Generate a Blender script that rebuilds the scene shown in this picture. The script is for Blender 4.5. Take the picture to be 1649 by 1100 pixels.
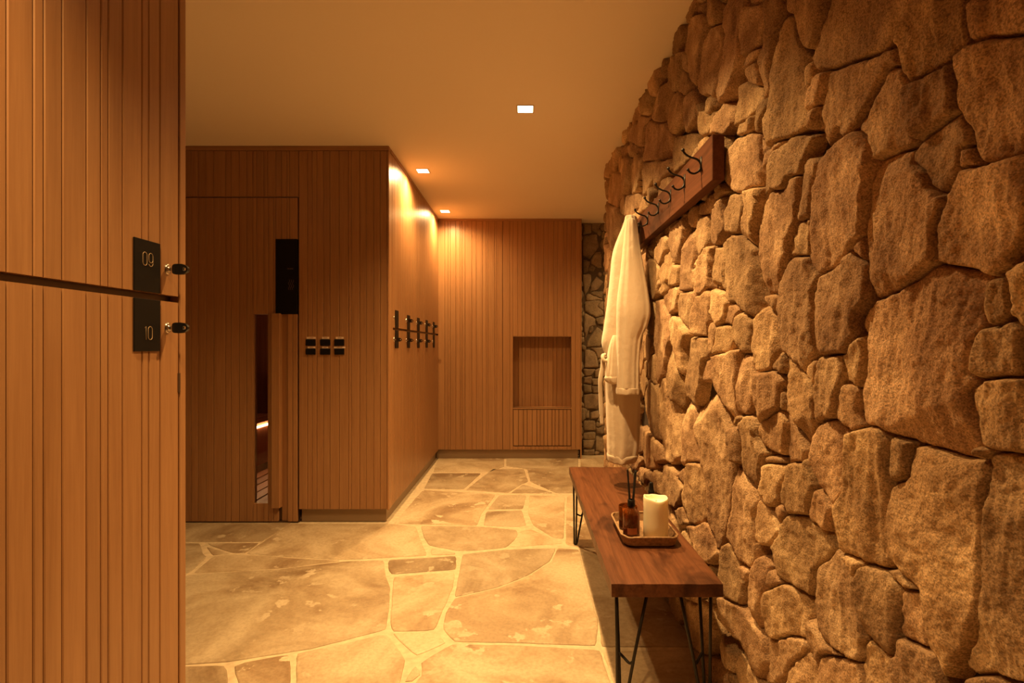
import bpy, bmesh, math, random
import numpy as np
from mathutils import Vector, Matrix

# ------------------------------------------------------------------ scene, camera, light, exposure
for o in list(bpy.data.objects):
    bpy.data.objects.remove(o)
SC = bpy.context.scene
COL = SC.collection
F, VX, VY, EYE, CEIL = 840.0, 846.0, 558.0, 1.17, 2.50      # focal length in pixels, vanishing point, eye and ceiling height

cam_d = bpy.data.cameras.new('camera'); cam = bpy.data.objects.new('camera', cam_d); COL.objects.link(cam)
cam.location = (0, 0, EYE); cam.rotation_euler = (math.pi/2, 0, 0)
cam_d.sensor_width = 36; cam_d.lens = F/1649*36
cam_d.shift_x = (824.5-VX)/1649; cam_d.shift_y = (VY-550)/1649
cam_d.clip_start = 0.02
SC.camera = cam

SC.view_settings.view_transform = 'Standard'; SC.view_settings.look = 'None'
SC.view_settings.gamma = 1; SC.view_settings.use_curve_mapping = False
SC.view_settings.exposure = 0.13
w = bpy.data.worlds.new('world'); SC.world = w; w.use_nodes = True
w.node_tree.nodes['Background'].inputs[0].default_value = (1, .55, .25, 1)
w.node_tree.nodes['Background'].inputs[1].default_value = 0.0
SC.cycles.max_bounces = 10; SC.cycles.diffuse_bounces = 6; SC.cycles.glossy_bounces = 4
SC.cycles.transmission_bounces = 8; SC.cycles.transparent_max_bounces = 8
SC.cycles.caustics_reflective = False; SC.cycles.caustics_refractive = False
SC.cycles.sample_clamp_indirect = 4.0
SC.cycles.use_denoising = True

AMBER = (1.0, .60, .225)
# x, y, watts, cone degrees, radius : one spot in each ceiling fitting
LAMPS = [
    (0.0, 2.92, 240, 124, .03),
    (-.776, 3.95, 120, 165, .025),
    (-.79, 5.13, 95, 165, .025),
    (0.02, 1.88, 235, 120, .03),
    (-.66, .50, 215, 98, .03),
    (1.35, 4.75, 110, 140, .03),
    (-1.95, 2.1, 60, 110, .03),
]
for i, (lx, ly, wt, cone, rad) in enumerate(LAMPS):
    ld = bpy.data.lights.new('downlight_beam', 'SPOT'); lo = bpy.data.objects.new('downlight_beam', ld); COL.objects.link(lo)
    lo.location = (lx, ly, CEIL-.012); ld.energy = wt; ld.color = AMBER
    ld.spot_size = math.radians(cone); ld.spot_blend = 1.0; ld.shadow_soft_size = rad

# ------------------------------------------------------------------ helpers
def tag(o, label=None, cat=None, group=None, kind=None):
    if label: o['label'] = label
    if cat: o['category'] = cat
    if group: o['group'] = group
    if kind: o['kind'] = kind
    return o

def empty(name, loc=(0, 0, 0)):
    o = bpy.data.objects.new(name, None); COL.objects.link(o); o.location = loc
    o.empty_display_size = .05
    return o

def world_loc(o):
    v = Vector(o.location)
    p = o.parent
    while p is not None:
        v += Vector(p.location); p = p.parent
    return v

def link(name, me, mat, parent=None, loc=(0, 0, 0)):
    """link a mesh whose vertices are given relative to the world point loc"""
    o = bpy.data.objects.new(name, me); COL.objects.link(o)
    if mat is not None and len(me.materials) == 0: me.materials.append(mat)
    v = Vector(loc)
    if parent is not None:
        o.parent = parent; v = v - world_loc(parent)
    o.location = v
    return o

def mesh(name, verts, faces, smooth=False):
    me = bpy.data.meshes.new(name); me.from_pydata([tuple(v) for v in verts], [], faces); me.update()
    if smooth: me.polygons.foreach_set('use_smooth', [True]*len(me.polygons))
    return me

def from_bm(bm, name, smooth=False):
    bmesh.ops.recalc_face_normals(bm, faces=bm.faces)
    me = bpy.data.meshes.new(name); bm.to_mesh(me); bm.free()
    if smooth: me.polygons.foreach_set('use_smooth', [True]*len(me.polygons))
    return me

def box_mesh(dx, dy, dz, bev=0.0, seg=1, name='box'):
    bm = bmesh.new(); bmesh.ops.create_cube(bm, size=1)
    for v in bm.verts: v.co = Vector((v.co.x*dx, v.co.y*dy, v.co.z*dz))
    if bev > 0: bmesh.ops.bevel(bm, geom=bm.edges[:], offset=bev, segments=seg, affect='EDGES', profile=.5)
    return from_bm(bm, name)

def box(name, x0, x1, y0, y1, z0, z1, mat, parent=None, bev=0.0, seg=1):
    me = box_mesh(x1-x0, y1-y0, z1-z0, bev, seg, name)
    return link(name, me, mat, parent, ((x0+x1)/2, (y0+y1)/2, (z0+z1)/2))

def add_box(bm, x0, x1, y0, y1, z0, z1):
    r = bmesh.ops.create_cube(bm, size=1)
    for v in r['verts']:
        v.co = Vector(((x0+x1)/2+v.co.x*(x1-x0), (y0+y1)/2+v.co.y*(y1-y0), (z0+z1)/2+v.co.z*(z1-z0)))

def add_tube(bm, pts, rad, n=8, cap=True, closed=False):
    pts = [Vector(p) for p in pts]
    m = len(pts)
    rads = rad if isinstance(rad, (list, tuple)) else [rad]*m
    up = None; rings = []
    for i, p in enumerate(pts):
        if closed: t = pts[(i+1) % m]-pts[i-1]
        else: t = pts[min(i+1, m-1)]-pts[max(i-1, 0)]
        t.normalize()
        if up is None:
            up = Vector((0, 0, 1)) if abs(t.z) < .9 else Vector((1, 0, 0))
        a = (up-t*up.dot(t)); 
        if a.length < 1e-5: a = t.orthogonal()
        a.normalize(); up = a; b = t.cross(a)
        rings.append([bm.verts.new(p+(a*math.cos(k*2*math.pi/n)+b*math.sin(k*2*math.pi/n))*rads[i]) for k in range(n)])
    for i in range(m if closed else m-1):
        A, B = rings[i], rings[(i+1) % m]
        for k in range(n): bm.faces.new((A[k], A[(k+1) % n], B[(k+1) % n], B[k]))
    if cap and not closed:
        bm.faces.new(rings[0][::-1]); bm.faces.new(rings[-1])

def add_lathe(bm, prof, n=32, cx=0, cy=0):
    rings = []
    for r, z in prof:
        if r < 1e-6: rings.append([bm.verts.new((cx, cy, z))])
        else: rings.append([bm.verts.new((cx+r*math.cos(k*2*math.pi/n), cy+r*math.sin(k*2*math.pi/n), z)) for k in range(n)])
    for A, B in zip(rings, rings[1:]):
        for k in range(n):
            a, b = A[k % len(A)], A[(k+1) % len(A)]; c, d = B[(k+1) % len(B)], B[k % len(B)]
            f = [v for i, v in enumerate((a, b, c, d)) if v not in (a, b, c, d)[:i]]
            if len(f) > 2: bm.faces.new(f)

def spline(pts, n=8):
    """Catmull-Rom through points"""
    P = [Vector(p) for p in pts]; P = [P[0]*2-P[1]]+P+[P[-1]*2-P[-2]]; out = []
    for i in range(1, len(P)-2):
        for k in range(n):
            t = k/n
            out.append(.5*((2*P[i])+(-P[i-1]+P[i+1])*t+(2*P[i-1]-5*P[i]+4*P[i+1]-P[i+2])*t*t+(-P[i-1]+3*P[i]-3*P[i+1]+P[i+2])*t**3))
    out.append(P[-2]); return out

# ------------------------------------------------------------------ materials
def mat_new(name):
    m = bpy.data.materials.new(name); m.use_nodes = True
    nt = m.node_tree; b = nt.nodes['Principled BSDF']
    return m, nt, b

def node(nt, t, **kw):
    n = nt.nodes.new(t)
    for k, v in kw.items():
        if k in n.inputs: n.inputs[k].default_value = v
        else: setattr(n, k, v)
    return n

def L(nt, a, ao, b, bi): nt.links.new(a.outputs[ao], b.inputs[bi])

def coords(nt, scale=(1, 1, 1), rnd=True):
    tc = node(nt, 'ShaderNodeTexCoord'); mp = node(nt, 'ShaderNodeMapping')
    mp.inputs['Scale'].default_value = scale
    if rnd:
        oi = node(nt, 'ShaderNodeObjectInfo'); mul = node(nt, 'ShaderNodeVectorMath', operation='MULTIPLY_ADD')
        mul.inputs[1].default_value = (37.0, 71.0, 53.0)
        L(nt, oi, 'Random', mul, 0); L(nt, tc, 'Object', mul, 2); L(nt, mul, 0, mp, 'Vector')
    else: L(nt, tc, 'Object', mp, 'Vector')
    return mp

def ramp(nt, stops):
    r = node(nt, 'ShaderNodeValToRGB'); e = r.color_ramp.elements
    while len(e) < len(stops): e.new(.5)
    for el, (p, c) in zip(e, stops): el.position = p; el.color = (*c, 1)
    return r

def wood(name, dark, light, axis=2, rough=.42, tint=.25, bump=.15, fine=1.0, knots=False, spec=.5, coat=0.0):
    m, nt, b = mat_new(name)
    sc = [38*fine]*3; sc[axis] = 1.1
    c1 = coords(nt, sc)
    n1 = node(nt, 'ShaderNodeTexNoise', Scale=1.0, Detail=5.0, Roughness=.6, Distortion=.6); L(nt, c1, 0, n1, 'Vector')
    sc2 = [170*fine]*3; sc2[axis] = 5
    c2 = coords(nt, sc2)
    n2 = node(nt, 'ShaderNodeTexNoise', Scale=1.0, Detail=3.0, Roughness=.7); L(nt, c2, 0, n2, 'Vector')
    mx = node(nt, 'ShaderNodeMath', operation='MULTIPLY_ADD'); mx.inputs[1].default_value = .5
    L(nt, n2, 'Fac', mx, 0)
    h = node(nt, 'ShaderNodeMath', operation='MULTIPLY'); h.inputs[1].default_value = .62
    L(nt, n1, 'Fac', h, 0); L(nt, h, 0, mx, 2)
    r = ramp(nt, [(.32, dark), (.52, tuple((a+c)/2 for a, c in zip(dark, light))), (.72, light)]); L(nt, mx, 0, r, 'Fac')
    col = r
    if knots:
        c3 = coords(nt, (3.2, 3.2, 3.2)); c3.inputs['Scale'].default_value[axis] = 1.0
        n3 = node(nt, 'ShaderNodeTexNoise', Scale=2.0, Detail=3.0, Roughness=.6, Distortion=1.2); L(nt, c3, 0, n3, 'Vector')
        r3 = ramp(nt, [(.32, (.35, .3, .28)), (.46, (1, 1, 1)), (.7, (1.15, 1.12, 1.1))]); L(nt, n3, 'Fac', r3, 'Fac')
        mm = node(nt, 'ShaderNodeMix', data_type='RGBA', blend_type='MULTIPLY'); mm.inputs[0].default_value = .8
        L(nt, r, 0, mm, 6); L(nt, r3, 0, mm, 7)
        outc, outi = mm, 2
    else: outc, outi = r, 0
    oi = node(nt, 'ShaderNodeObjectInfo')
    hsv = node(nt, 'ShaderNodeHueSaturation')
    mr = node(nt, 'ShaderNodeMapRange'); mr.inputs['To Min'].default_value = 1-tint; mr.inputs['To Max'].default_value = 1+tint
    L(nt, oi, 'Random', mr, 'Value'); L(nt, mr, 0, hsv, 'Value')
    nt.links.new(outc.outputs[outi], hsv.inputs['Color'])
    L(nt, hsv, 0, b, 'Base Color')
    b.inputs['Roughness'].default_value = rough
    b.inputs['Specular IOR Level'].default_value = spec
    b.inputs['Coat Weight'].default_value = coat; b.inputs['Coat Roughness'].default_value = .25
    bp = node(nt, 'ShaderNodeBump', Strength=bump, Distance=.002); L(nt, mx, 0, bp, 'Height'); L(nt, bp, 0, b, 'Normal')
    return m

def plain(name, col, rough=.5, metal=0.0, bump=0, bscale=60, spec=.5, var=0):
    m, nt, b = mat_new(name)
    b.inputs['Base Color'].default_value = (*col, 1); b.inputs['Roughness'].default_value = rough
    b.inputs['Metallic'].default_value = metal; b.inputs['Specular IOR Level'].default_value = spec
    if bump or var:
        c = coords(nt, rnd=False); n = node(nt, 'ShaderNodeTexNoise', Scale=bscale, Detail=4.0); L(nt, c, 0, n, 'Vector')
        if bump:
            bp = node(nt, 'ShaderNodeBump', Strength=bump, Distance=.002); L(nt, n, 'Fac', bp, 'Height'); L(nt, bp, 0, b, 'Normal')
        if var:
            r = ramp(nt, [(.3, tuple(x*(1-var) for x in col)), (.7, tuple(min(1, x*(1+var)) for x in col))])
            L(nt, n, 'Fac', r, 'Fac'); L(nt, r, 0, b, 'Base Color')
    return m

def emit(name, col, s):
    m, nt, b = mat_new(name); b.inputs['Base Color'].default_value = (0, 0, 0, 1)
    b.inputs['Emission Color'].default_value = (*col, 1); b.inputs['Emission Strength'].default_value = s
    return m

def stone_mat(name, c_dark, c_mid, c_light, rough=.85, bump=.9, hue=.008, speck=True):
    m, nt, b = mat_new(name)
    c = coords(nt)
    n1 = node(nt, 'ShaderNodeTexNoise', Scale=6.0, Detail=6.0, Roughness=.6, Distortion=.1); L(nt, c, 0, n1, 'Vector')
    r1 = ramp(nt, [(.3, c_dark), (.5, c_mid), (.72, c_light)]); L(nt, n1, 'Fac', r1, 'Fac')
    n2a = node(nt, 'ShaderNodeTexVoronoi', Scale=420.0); L(nt, c, 0, n2a, 'Vector')
    n2b = node(nt, 'ShaderNodeTexNoise', Scale=170.0, Detail=3.0, Roughness=.7); L(nt, c, 0, n2b, 'Vector')
    sx = node(nt, 'ShaderNodeSeparateColor'); L(nt, n2a, 'Color', sx, 0)
    n2c = node(nt, 'ShaderNodeMath', operation='MULTIPLY_ADD'); n2c.inputs[1].default_value = .42; L(nt, sx, 0, n2c, 0)
    n2d = node(nt, 'ShaderNodeMath', operation='MULTIPLY'); n2d.inputs[1].default_value = .6; L(nt, n2b, 'Fac', n2d, 0); L(nt, n2d, 0, n2c, 2)
    n2 = n2c
    r2 = ramp(nt, [(.33, (.40, .36, .34)), (.50, (.95, .95, .95)), (.68, (1.5, 1.45, 1.38))]); L(nt, n2, 0, r2, 'Fac')
    mm = node(nt, 'ShaderNodeMix', data_type='RGBA', blend_type='MULTIPLY'); mm.inputs[0].default_value = .62 if speck else .3
    L(nt, r1, 0, mm, 6); L(nt, r2, 0, mm, 7)
    oi = node(nt, 'ShaderNodeObjectInfo'); hsv = node(nt, 'ShaderNodeHueSaturation')
    mr = node(nt, 'ShaderNodeMapRange'); mr.inputs['To Min'].default_value = .82; mr.inputs['To Max'].default_value = 1.18
    L(nt, oi, 'Random', mr, 'Value'); L(nt, mr, 0, hsv, 'Value')
    wn = node(nt, 'ShaderNodeTexWhiteNoise', noise_dimensions='1D'); L(nt, oi, 'Random', wn, 'W')
    mr2 = node(nt, 'ShaderNodeMapRange'); mr2.inputs['To Min'].default_value = .5-hue; mr2.inputs['To Max'].default_value = .5+hue*.4
    L(nt, wn, 'Value', mr2, 'Value'); L(nt, mr2, 0, hsv, 'Hue')
    nt.links.new(mm.outputs[2], hsv.inputs['Color']); L(nt, hsv, 0, b, 'Base Color')
    b.inputs['Roughness'].default_value = rough; b.inputs['Specular IOR Level'].default_value = .25
    n3 = node(nt, 'ShaderNodeTexNoise', Scale=60.0, Detail=7.0, Roughness=.72); L(nt, c, 0, n3, 'Vector')
    vo = node(nt, 'ShaderNodeTexVoronoi', Scale=190.0); L(nt, c, 0, vo, 'Vector')
    ad = node(nt, 'ShaderNodeMath', operation='MULTIPLY_ADD'); ad.inputs[1].default_value = .25
    L(nt, vo, 'Distance', ad, 0); L(nt, n3, 'Fac', ad, 2)
    bp = node(nt, 'ShaderNodeBump', Strength=bump*.75, Distance=.006); L(nt, ad, 0, bp, 'Height'); L(nt, bp, 0, b, 'Normal')
    return m

def flag_mat():
    m, nt, b = mat_new('flagstone')
    c = coords(nt)
    n1 = node(nt, 'ShaderNodeTexNoise', Scale=2.2, Detail=5.0, Roughness=.6, Distortion=.8); L(nt, c, 0, n1, 'Vector')
    r1 = ramp(nt, [(.34, (.27, .175, .095)), (.47, (.42, .315, .195)), (.62, (.56, .45, .305))]); L(nt, n1, 'Fac', r1, 'Fac')
    # pale flaked patches inside the darker areas
    n2 = node(nt, 'ShaderNodeTexNoise', Scale=9.0, Detail=4.0, Roughness=.55, Distortion=.3); L(nt, c, 0, n2, 'Vector')
    r2 = ramp(nt, [(.60, (0, 0, 0)), (.625, (1, 1, 1))]); L(nt, n2, 'Fac', r2, 'Fac')
    inv = ramp(nt, [(.40, (1, 1, 1)), (.56, (0, 0, 0))]); L(nt, n1, 'Fac', inv, 'Fac')
    mul = node(nt, 'ShaderNodeMath', operation='MULTIPLY'); L(nt, r2, 0, mul, 0); L(nt, inv, 0, mul, 1)
    mp = node(nt, 'ShaderNodeMix', data_type='RGBA'); L(nt, mul, 0, mp, 0); L(nt, r1, 0, mp, 6)
    mp.inputs[7].default_value = (.60, .49, .34, 1)
    n3 = node(nt, 'ShaderNodeTexNoise', Scale=70.0, Detail=5.0, Roughness=.7); L(nt, c, 0, n3, 'Vector')
    r3 = ramp(nt, [(.3, (.72, .70, .66)), (.6, (1.08, 1.08, 1.06))]); L(nt, n3, 'Fac', r3, 'Fac')
    mm = node(nt, 'ShaderNodeMix', data_type='RGBA', blend_type='MULTIPLY'); mm.inputs[0].default_value = .7
    nt.links.new(mp.outputs[2], mm.inputs[6]); L(nt, r3, 0, mm, 7)
    oi = node(nt, 'ShaderNodeObjectInfo'); hsv = node(nt, 'ShaderNodeHueSaturation')
    mr = node(nt, 'ShaderNodeMapRange'); mr.inputs['To Min'].default_value = .74; mr.inputs['To Max'].default_value = 1.06
    L(nt, oi, 'Random', mr, 'Value'); L(nt, mr, 0, hsv, 'Value')
    nt.links.new(mm.outputs[2], hsv.inputs['Color']); L(nt, hsv, 0, b, 'Base Color')
    b.inputs['Roughness'].default_value = .55; b.inputs['Specular IOR Level'].default_value = .35
    ad = node(nt, 'ShaderNodeMath', operation='MULTIPLY_ADD'); ad.inputs[1].default_value = .4
    L(nt, n3, 'Fac', ad, 0); L(nt, n2, 'Fac', ad, 2)
    bp = node(nt, 'ShaderNodeBump', Strength=.35, Distance=.006); L(nt, ad, 0, bp, 'Height'); L(nt, bp, 0, b, 'Normal')
    return m

def glass_mat(name, tint=(1, 1, 1), refl=.5):
    m, nt, b = mat_new(name)
    tr = node(nt, 'ShaderNodeBsdfTransparent'); tr.inputs[0].default_value = (*tint, 1)
    gl = node(nt, 'ShaderNodeBsdfGlossy', Roughness=.02)
    fr = node(nt, 'ShaderNodeFresnel', IOR=1.45)
    mx = node(nt, 'ShaderNodeMixShader'); L(nt, fr, 0, mx, 0); L(nt, tr, 0, mx, 1); L(nt, gl, 0, mx, 2)
    nt.links.new(mx.outputs[0], nt.nodes['Material Output'].inputs['Surface'])
    return m

def fabric_mat(name, col):
    m, nt, b = mat_new(name)
    b.inputs['Base Color'].default_value = (*col, 1); b.inputs['Roughness'].default_value = .95
    b.inputs['Sheen Weight'].default_value = .35; b.inputs['Sheen Roughness'].default_value = .5
    b.inputs['Specular IOR Level'].default_value = .1
    c = coords(nt, rnd=False)
    n = node(nt, 'ShaderNodeTexNoise', Scale=220.0, Detail=4.0, Roughness=.7); L(nt, c, 0, n, 'Vector')
    n2 = node(nt, 'ShaderNodeTexNoise', Scale=28.0, Detail=3.0); L(nt, c, 0, n2, 'Vector')
    ad = node(nt, 'ShaderNodeMath', operation='MULTIPLY_ADD'); ad.inputs[1].default_value = .25; L(nt, n, 'Fac', ad, 0); L(nt, n2, 'Fac', ad, 2)
    bp = node(nt, 'ShaderNodeBump', Strength=.5, Distance=.006); L(nt, ad, 0, bp, 'Height'); L(nt, bp, 0, b, 'Normal')
    return m

M = {}
M['oak'] = wood('oak_panelling', (.265, .124, .050), (.375, .196, .086), 2, rough=.38, tint=.06, fine=.7)
M['oak_h'] = wood('oak_panelling_crosswise', (.255, .118, .047), (.37, .195, .087), 0, rough=.42, tint=.1)
M['oak_y'] = wood('oak_panelling_lengthwise', (.255, .118, .047), (.37, .195, .087), 1, rough=.42, tint=.1)
M['sauna'] = wood('sauna_cedar', (.14, .040, .018), (.30, .10, .045), 2, rough=.5, tint=.2)
M['sauna_y'] = wood('sauna_cedar_slat', (.17, .060, .028), (.36, .14, .065), 1, rough=.45, tint=.2)
M['bench'] = wood('reclaimed_bench_wood', (.055, .019, .0085), (.150, .058, .026), 1, rough=.42, tint=.0, bump=.5, fine=.8, knots=True, spec=.22)
M['board'] = wood('stained_hook_board', (.060, .022, .011), (.135, .050, .024), 1, rough=.62, tint=.0, bump=.3, knots=True, spec=.12)
M['plaster'] = plain('ceiling_paint', (.88, .78, .65), .8, bump=.05, bscale=200)
M['wallpaint'] = plain('wall_paint', (.20, .11, .055), .85, bump=.1, bscale=120)
M['kick'] = plain('kickboard_bronze', (.30, .21, .13), .45, metal=.3, bump=.03)
M['bronze'] = plain('groove_bronze', (.10, .06, .035), .4, metal=.6)
M['black'] = plain('black_sign_plastic', (.010, .008, .007), .5, spec=.12)
M['keyblack'] = plain('key_plastic', (.012, .010, .009), .25)
M['steel'] = plain('lock_steel', (.62, .56, .50), .22, metal=1)
M['iron'] = plain('black_iron', (.018, .014, .012), .45, metal=.4, bump=.2, bscale=150)
M['brass'] = plain('number_bronze', (.42, .30, .18), .45, metal=.3)
M['signgrey'] = plain('faint_engraving', (.13, .08, .06), .6)
M['labelstrip'] = plain('switch_label', (.78, .62, .48), .6)
M['ink'] = plain('label_ink', (.35, .16, .09), .7)
M['lens'] = emit('lamp_diffuser', (1.0, .80, .50), 9.0)
M['trimwhite'] = plain('lamp_trim', (.62, .52, .42), .5)
M['led'] = emit('led_strip', (1.0, .55, .22), 30.0)
M['glass'] = glass_mat('window_glass')
M['robe'] = fabric_mat('towelling', (.56, .46, .35))
M['wax'] = plain('candle_wax', (.93, .86, .64), .45, spec=.3)
M['wax'].node_tree.nodes['Principled BSDF'].inputs['Subsurface Weight'].default_value = .2
M['wax'].node_tree.nodes['Principled BSDF'].inputs['Subsurface Radius'].default_value = (.03, .018, .008)
M['wax'].node_tree.nodes['Principled BSDF'].inputs['Subsurface Scale'].default_value = .5
M['cap'] = plain('black_cap', (.010, .008, .007), .45, spec=.15)
M['reed'] = plain('black_reed', (.014, .010, .008), .8)
M['bottlelabel'] = plain('amber_label', (.33, .10, .035), .5)
M['tray'] = plain('woven_bark', (.30, .18, .09), .7, bump=1.0, bscale=90, var=.35)
m, nt, b = mat_new('amber_glass')
b.inputs['Base Color'].default_value = (.30, .075, .012, 1); b.inputs['Roughness'].default_value = .06
b.inputs['Transmission Weight'].default_value = .75; b.inputs['IOR'].default_value = 1.45
M['amber'] = m
M['stone'] = stone_mat('sandstone_rubble', (.20, .115, .058), (.38, .250, .138), (.68, .50, .30))
M['stone2'] = stone_mat('alcove_rubble', (.16, .12, .075), (.28, .215, .14), (.40, .32, .21))
M['gap_shade'] = plain('dark_gap_shade', (.045, .028, .018), .95, bump=.5)  # dark tone that stands for the shade deep between the stones
M['gap_shade2'] = plain('brown_joint', (.10, .07, .042), .95, bump=.5)
M['flag'] = flag_mat()
M['grout'] = plain('cream_grout', (.55, .44, .29), .75, bump=.5, bscale=40, var=.15)

# ------------------------------------------------------------------ numpy noise and distance fields
def vnoise(x, y, seed=0):
    xi = np.floor(x).astype(np.int64); yi = np.floor(y).astype(np.int64)
    fx = x-xi; fy = y-yi; fx = fx*fx*fx*(fx*(fx*6-15)+10); fy = fy*fy*fy*(fy*(fy*6-15)+10)
    def h(a, b):
        n = (a*374761393+b*668265263+seed*1442695041) & 0xffffffff
        n = ((n ^ (n >> 13))*1274126177) & 0xffffffff
        return ((n ^ (n >> 16)) & 0xffff)/65535.0*2-1
    return (h(xi, yi)*(1-fx)+h(xi+1, yi)*fx)*(1-fy)+(h(xi, yi+1)*(1-fx)+h(xi+1, yi+1)*fx)*fy

def fbm(x, y, seed=0, octs=4, rough=.5):
    a = 1; s = 0; t = 0
    for k in range(octs):
        s = s+a*vnoise(x*2**k+k*17.3, y*2**k-k*9.1, seed+k); t += a; a *= rough
    return s/t

def sd_poly(px, py, poly):
    d = np.full(px.shape, 1e9); s = np.zeros(px.shape, bool)
    n = len(poly); j = n-1
    for i in range(n):
        ax, ay = poly[i]; bx, by = poly[j]
        ex, ey = bx-ax, by-ay; wx, wy = px-ax, py-ay
        t = np.clip((wx*ex+wy*ey)/(ex*ex+ey*ey+1e-12), 0, 1)
        d = np.minimum(d, (wx-ex*t)**2+(wy-ey*t)**2)
        c = ((ay > py) != (by > py)) & (px < (bx-ax)*(py-ay)/((by-ay) if abs(by-ay) > 1e-12 else 1e-12)+ax)
        s ^= c; j = i
    d = np.sqrt(d)
    return np.where(s, -d, d)

def build_stones(parent, S, Z, place, polys, seeds, mat, rng, amp=1.0, hmax=None, stuff_after=290, visible=None, radius=.0062, gap=.0030):
    """Rubble: every polygon or seed claims its cell of the S,Z grid; each stone is one mesh with its own faceted height."""
    ni, nj = S.shape
    fields = []
    DS = np.repeat(np.gradient(S[:, 0])[:, None], nj, 1)
    m1 = np.full(S.shape, 1e3); m2 = np.full(S.shape, 1e3); own = np.full(S.shape, -1)
    items = [('p', np.array(p, float)) for p in polys]+[('s', q) for q in seeds]
    for k, (t, q) in enumerate(items):
        if t == 'p': x0, y0 = q.min(0)-.045; x1, y1 = q.max(0)+.045
        else: x0, x1, y0, y1 = q[0]-q[2]*q[3]*1.7-.06, q[0]+q[2]*q[3]*1.7+.06, q[1]-q[2]/q[3]*1.7-.06, q[1]+q[2]/q[3]*1.7+.06
        iw = np.where((S[:, 0] >= x0) & (S[:, 0] <= x1))[0]
        if len(iw) < 2: fields.append(None); continue
        i0, i1 = iw[0], iw[-1]+1
        zz = Z[i0:i1]; jw = np.where(((zz >= y0) & (zz <= y1)).any(0))[0]
        if len(jw) < 2: fields.append(None); continue
        j0, j1 = jw[0], jw[-1]+1
        s = S[i0:i1, j0:j1]; z = Z[i0:i1, j0:j1]
        wob = .004*fbm(s*28, z*28, k+5, 3); wob2 = .004*fbm(s*28+40, z*28, k+9, 3)
        if t == 'p': f = sd_poly(s+wob, z+wob2, q)
        else:
            ca, sa = math.cos(q[4]), math.sin(q[4]); dx, dz = s-q[0]+wob, z-q[1]+wob2
            u = (dx*ca+dz*sa)/q[3]; v = (-dx*sa+dz*ca)*q[3]
            f = (np.maximum(np.hypot(u, v), (abs(u)+abs(v))*.78)-q[2])
        fields.append((i0, i1, j0, j1, f))
        a1, a2, ow = m1[i0:i1, j0:j1], m2[i0:i1, j0:j1], own[i0:i1, j0:j1]
        lt = f < a1
        a2[:] = np.where(lt, a1, np.minimum(a2, f)); ow[:] = np.where(lt, k, ow); a1[:] = np.where(lt, f, a1)
    made = []
    for k, fl in enumerate(fields):
        if fl is None: continue
        i0, i1, j0, j1, f = fl
        s = S[i0:i1, j0:j1]; z = Z[i0:i1, j0:j1]
        oth = np.where(own[i0:i1, j0:j1] == k, m2[i0:i1, j0:j1], m1[i0:i1, j0:j1])
        eh = f-.0055; e = np.maximum((f-oth)*.5, eh)+gap            # signed distance to the stone's own edge
        inside = e < 0
        if inside.sum() < 12: continue
        r = random.Random(rng+k*7919)
        cs, cz = float(s[inside].mean()), float(z[inside].mean())
        size = math.sqrt(float((s[inside].max()-s[inside].min())*(z[inside].max()-z[inside].min())))+.02
        A = min(.022, .008+.07*size)*amp
        base = r.uniform(-.005, .009)*amp
        t1, t2 = r.gauss(0, .06), r.gauss(0, .05)
        top = base+(s-cs)*t1+(z-cz)*t2
        for q in range(4):                              # chiselled faces
            an = r.uniform(0, 6.283); sl = r.uniform(.12, .70); off = r.uniform(.35, .95)*size*.5
            d = ((s-cs)*math.cos(an)+(z-cz)*math.sin(an))-off+.010*fbm(s*14+q*7, z*14, k*3+q, 3)
            top = np.minimum(top, base+A*.35-sl*d) if q < 3 else top-np.maximum(d, 0)*sl*.3
        el = 1+1.2*r.random()
        top = top+.009*amp*fbm(s*13*el, z*13/el, k+77, 4, .55)+.0028*fbm(s*60, z*60, k+31, 3, .6)
        rid = 1-np.abs(fbm(s*22*el, z*9, k+3, 3))*2
        top = top+.0035*amp*np.clip(rid, -1, 1)
        rr = radius*(.6+.7*r.random())
        ins = np.clip(-e/rr, 0, 1)
        h = top-(rr*1.15)*(1-np.sqrt(np.clip(1-(1-ins)**2, 0, 1)))
        mg = np.maximum(.0105, 1.45*DS[i0:i1, j0:j1])
        q = np.clip(eh/(mg*1.8), 0, 1); h = np.where(e > 0, h-np.minimum(e*6, .045), h); h = h*(1-q)-.062*q
        if hmax is not None: h = np.minimum(h, hmax(s, z))
        keep = np.where(eh > 0, e < 2*mg, e < mg)
        q4 = keep[:-1, :-1] & keep[1:, :-1] & keep[1:, 1:] & keep[:-1, 1:]
        if not q4.any(): continue
        used = np.zeros(keep.shape, bool)
        used[:-1, :-1] |= q4; used[1:, :-1] |= q4; used[1:, 1:] |= q4; used[:-1, 1:] |= q4
        idx = np.full(keep.shape, -1); idx[used] = np.arange(used.sum())
        X, Y, Zw = place(s[used], z[used], h[used])
        c = np.array([X.mean(), Y.mean(), Zw.mean()])
        V = np.stack([X, Y, Zw], 1)-c
        a, b2, c2, d2 = idx[:-1, :-1][q4], idx[1:, :-1][q4], idx[1:, 1:][q4], idx[:-1, 1:][q4]
        Fc = np.stack([a, d2, c2, b2], 1)
        made.append((V, Fc, c, k, cs, cz, size))
    def mk(V, Fc, name):
        me = bpy.data.meshes.new(name)
        me.vertices.add(len(V)); me.vertices.foreach_set('co', V.astype(np.float32).ravel())
        me.loops.add(Fc.size); me.loops.foreach_set('vertex_index', Fc.astype(np.int32).ravel())
        me.polygons.add(len(Fc)); me.polygons.foreach_set('loop_start', np.arange(0, Fc.size, 4, dtype=np.int32))
        me.polygons.foreach_set('use_smooth', np.ones(len(Fc), bool))
        me.update(calc_edges=True); me.validate(); return me
    rest = []; n = 0
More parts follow.
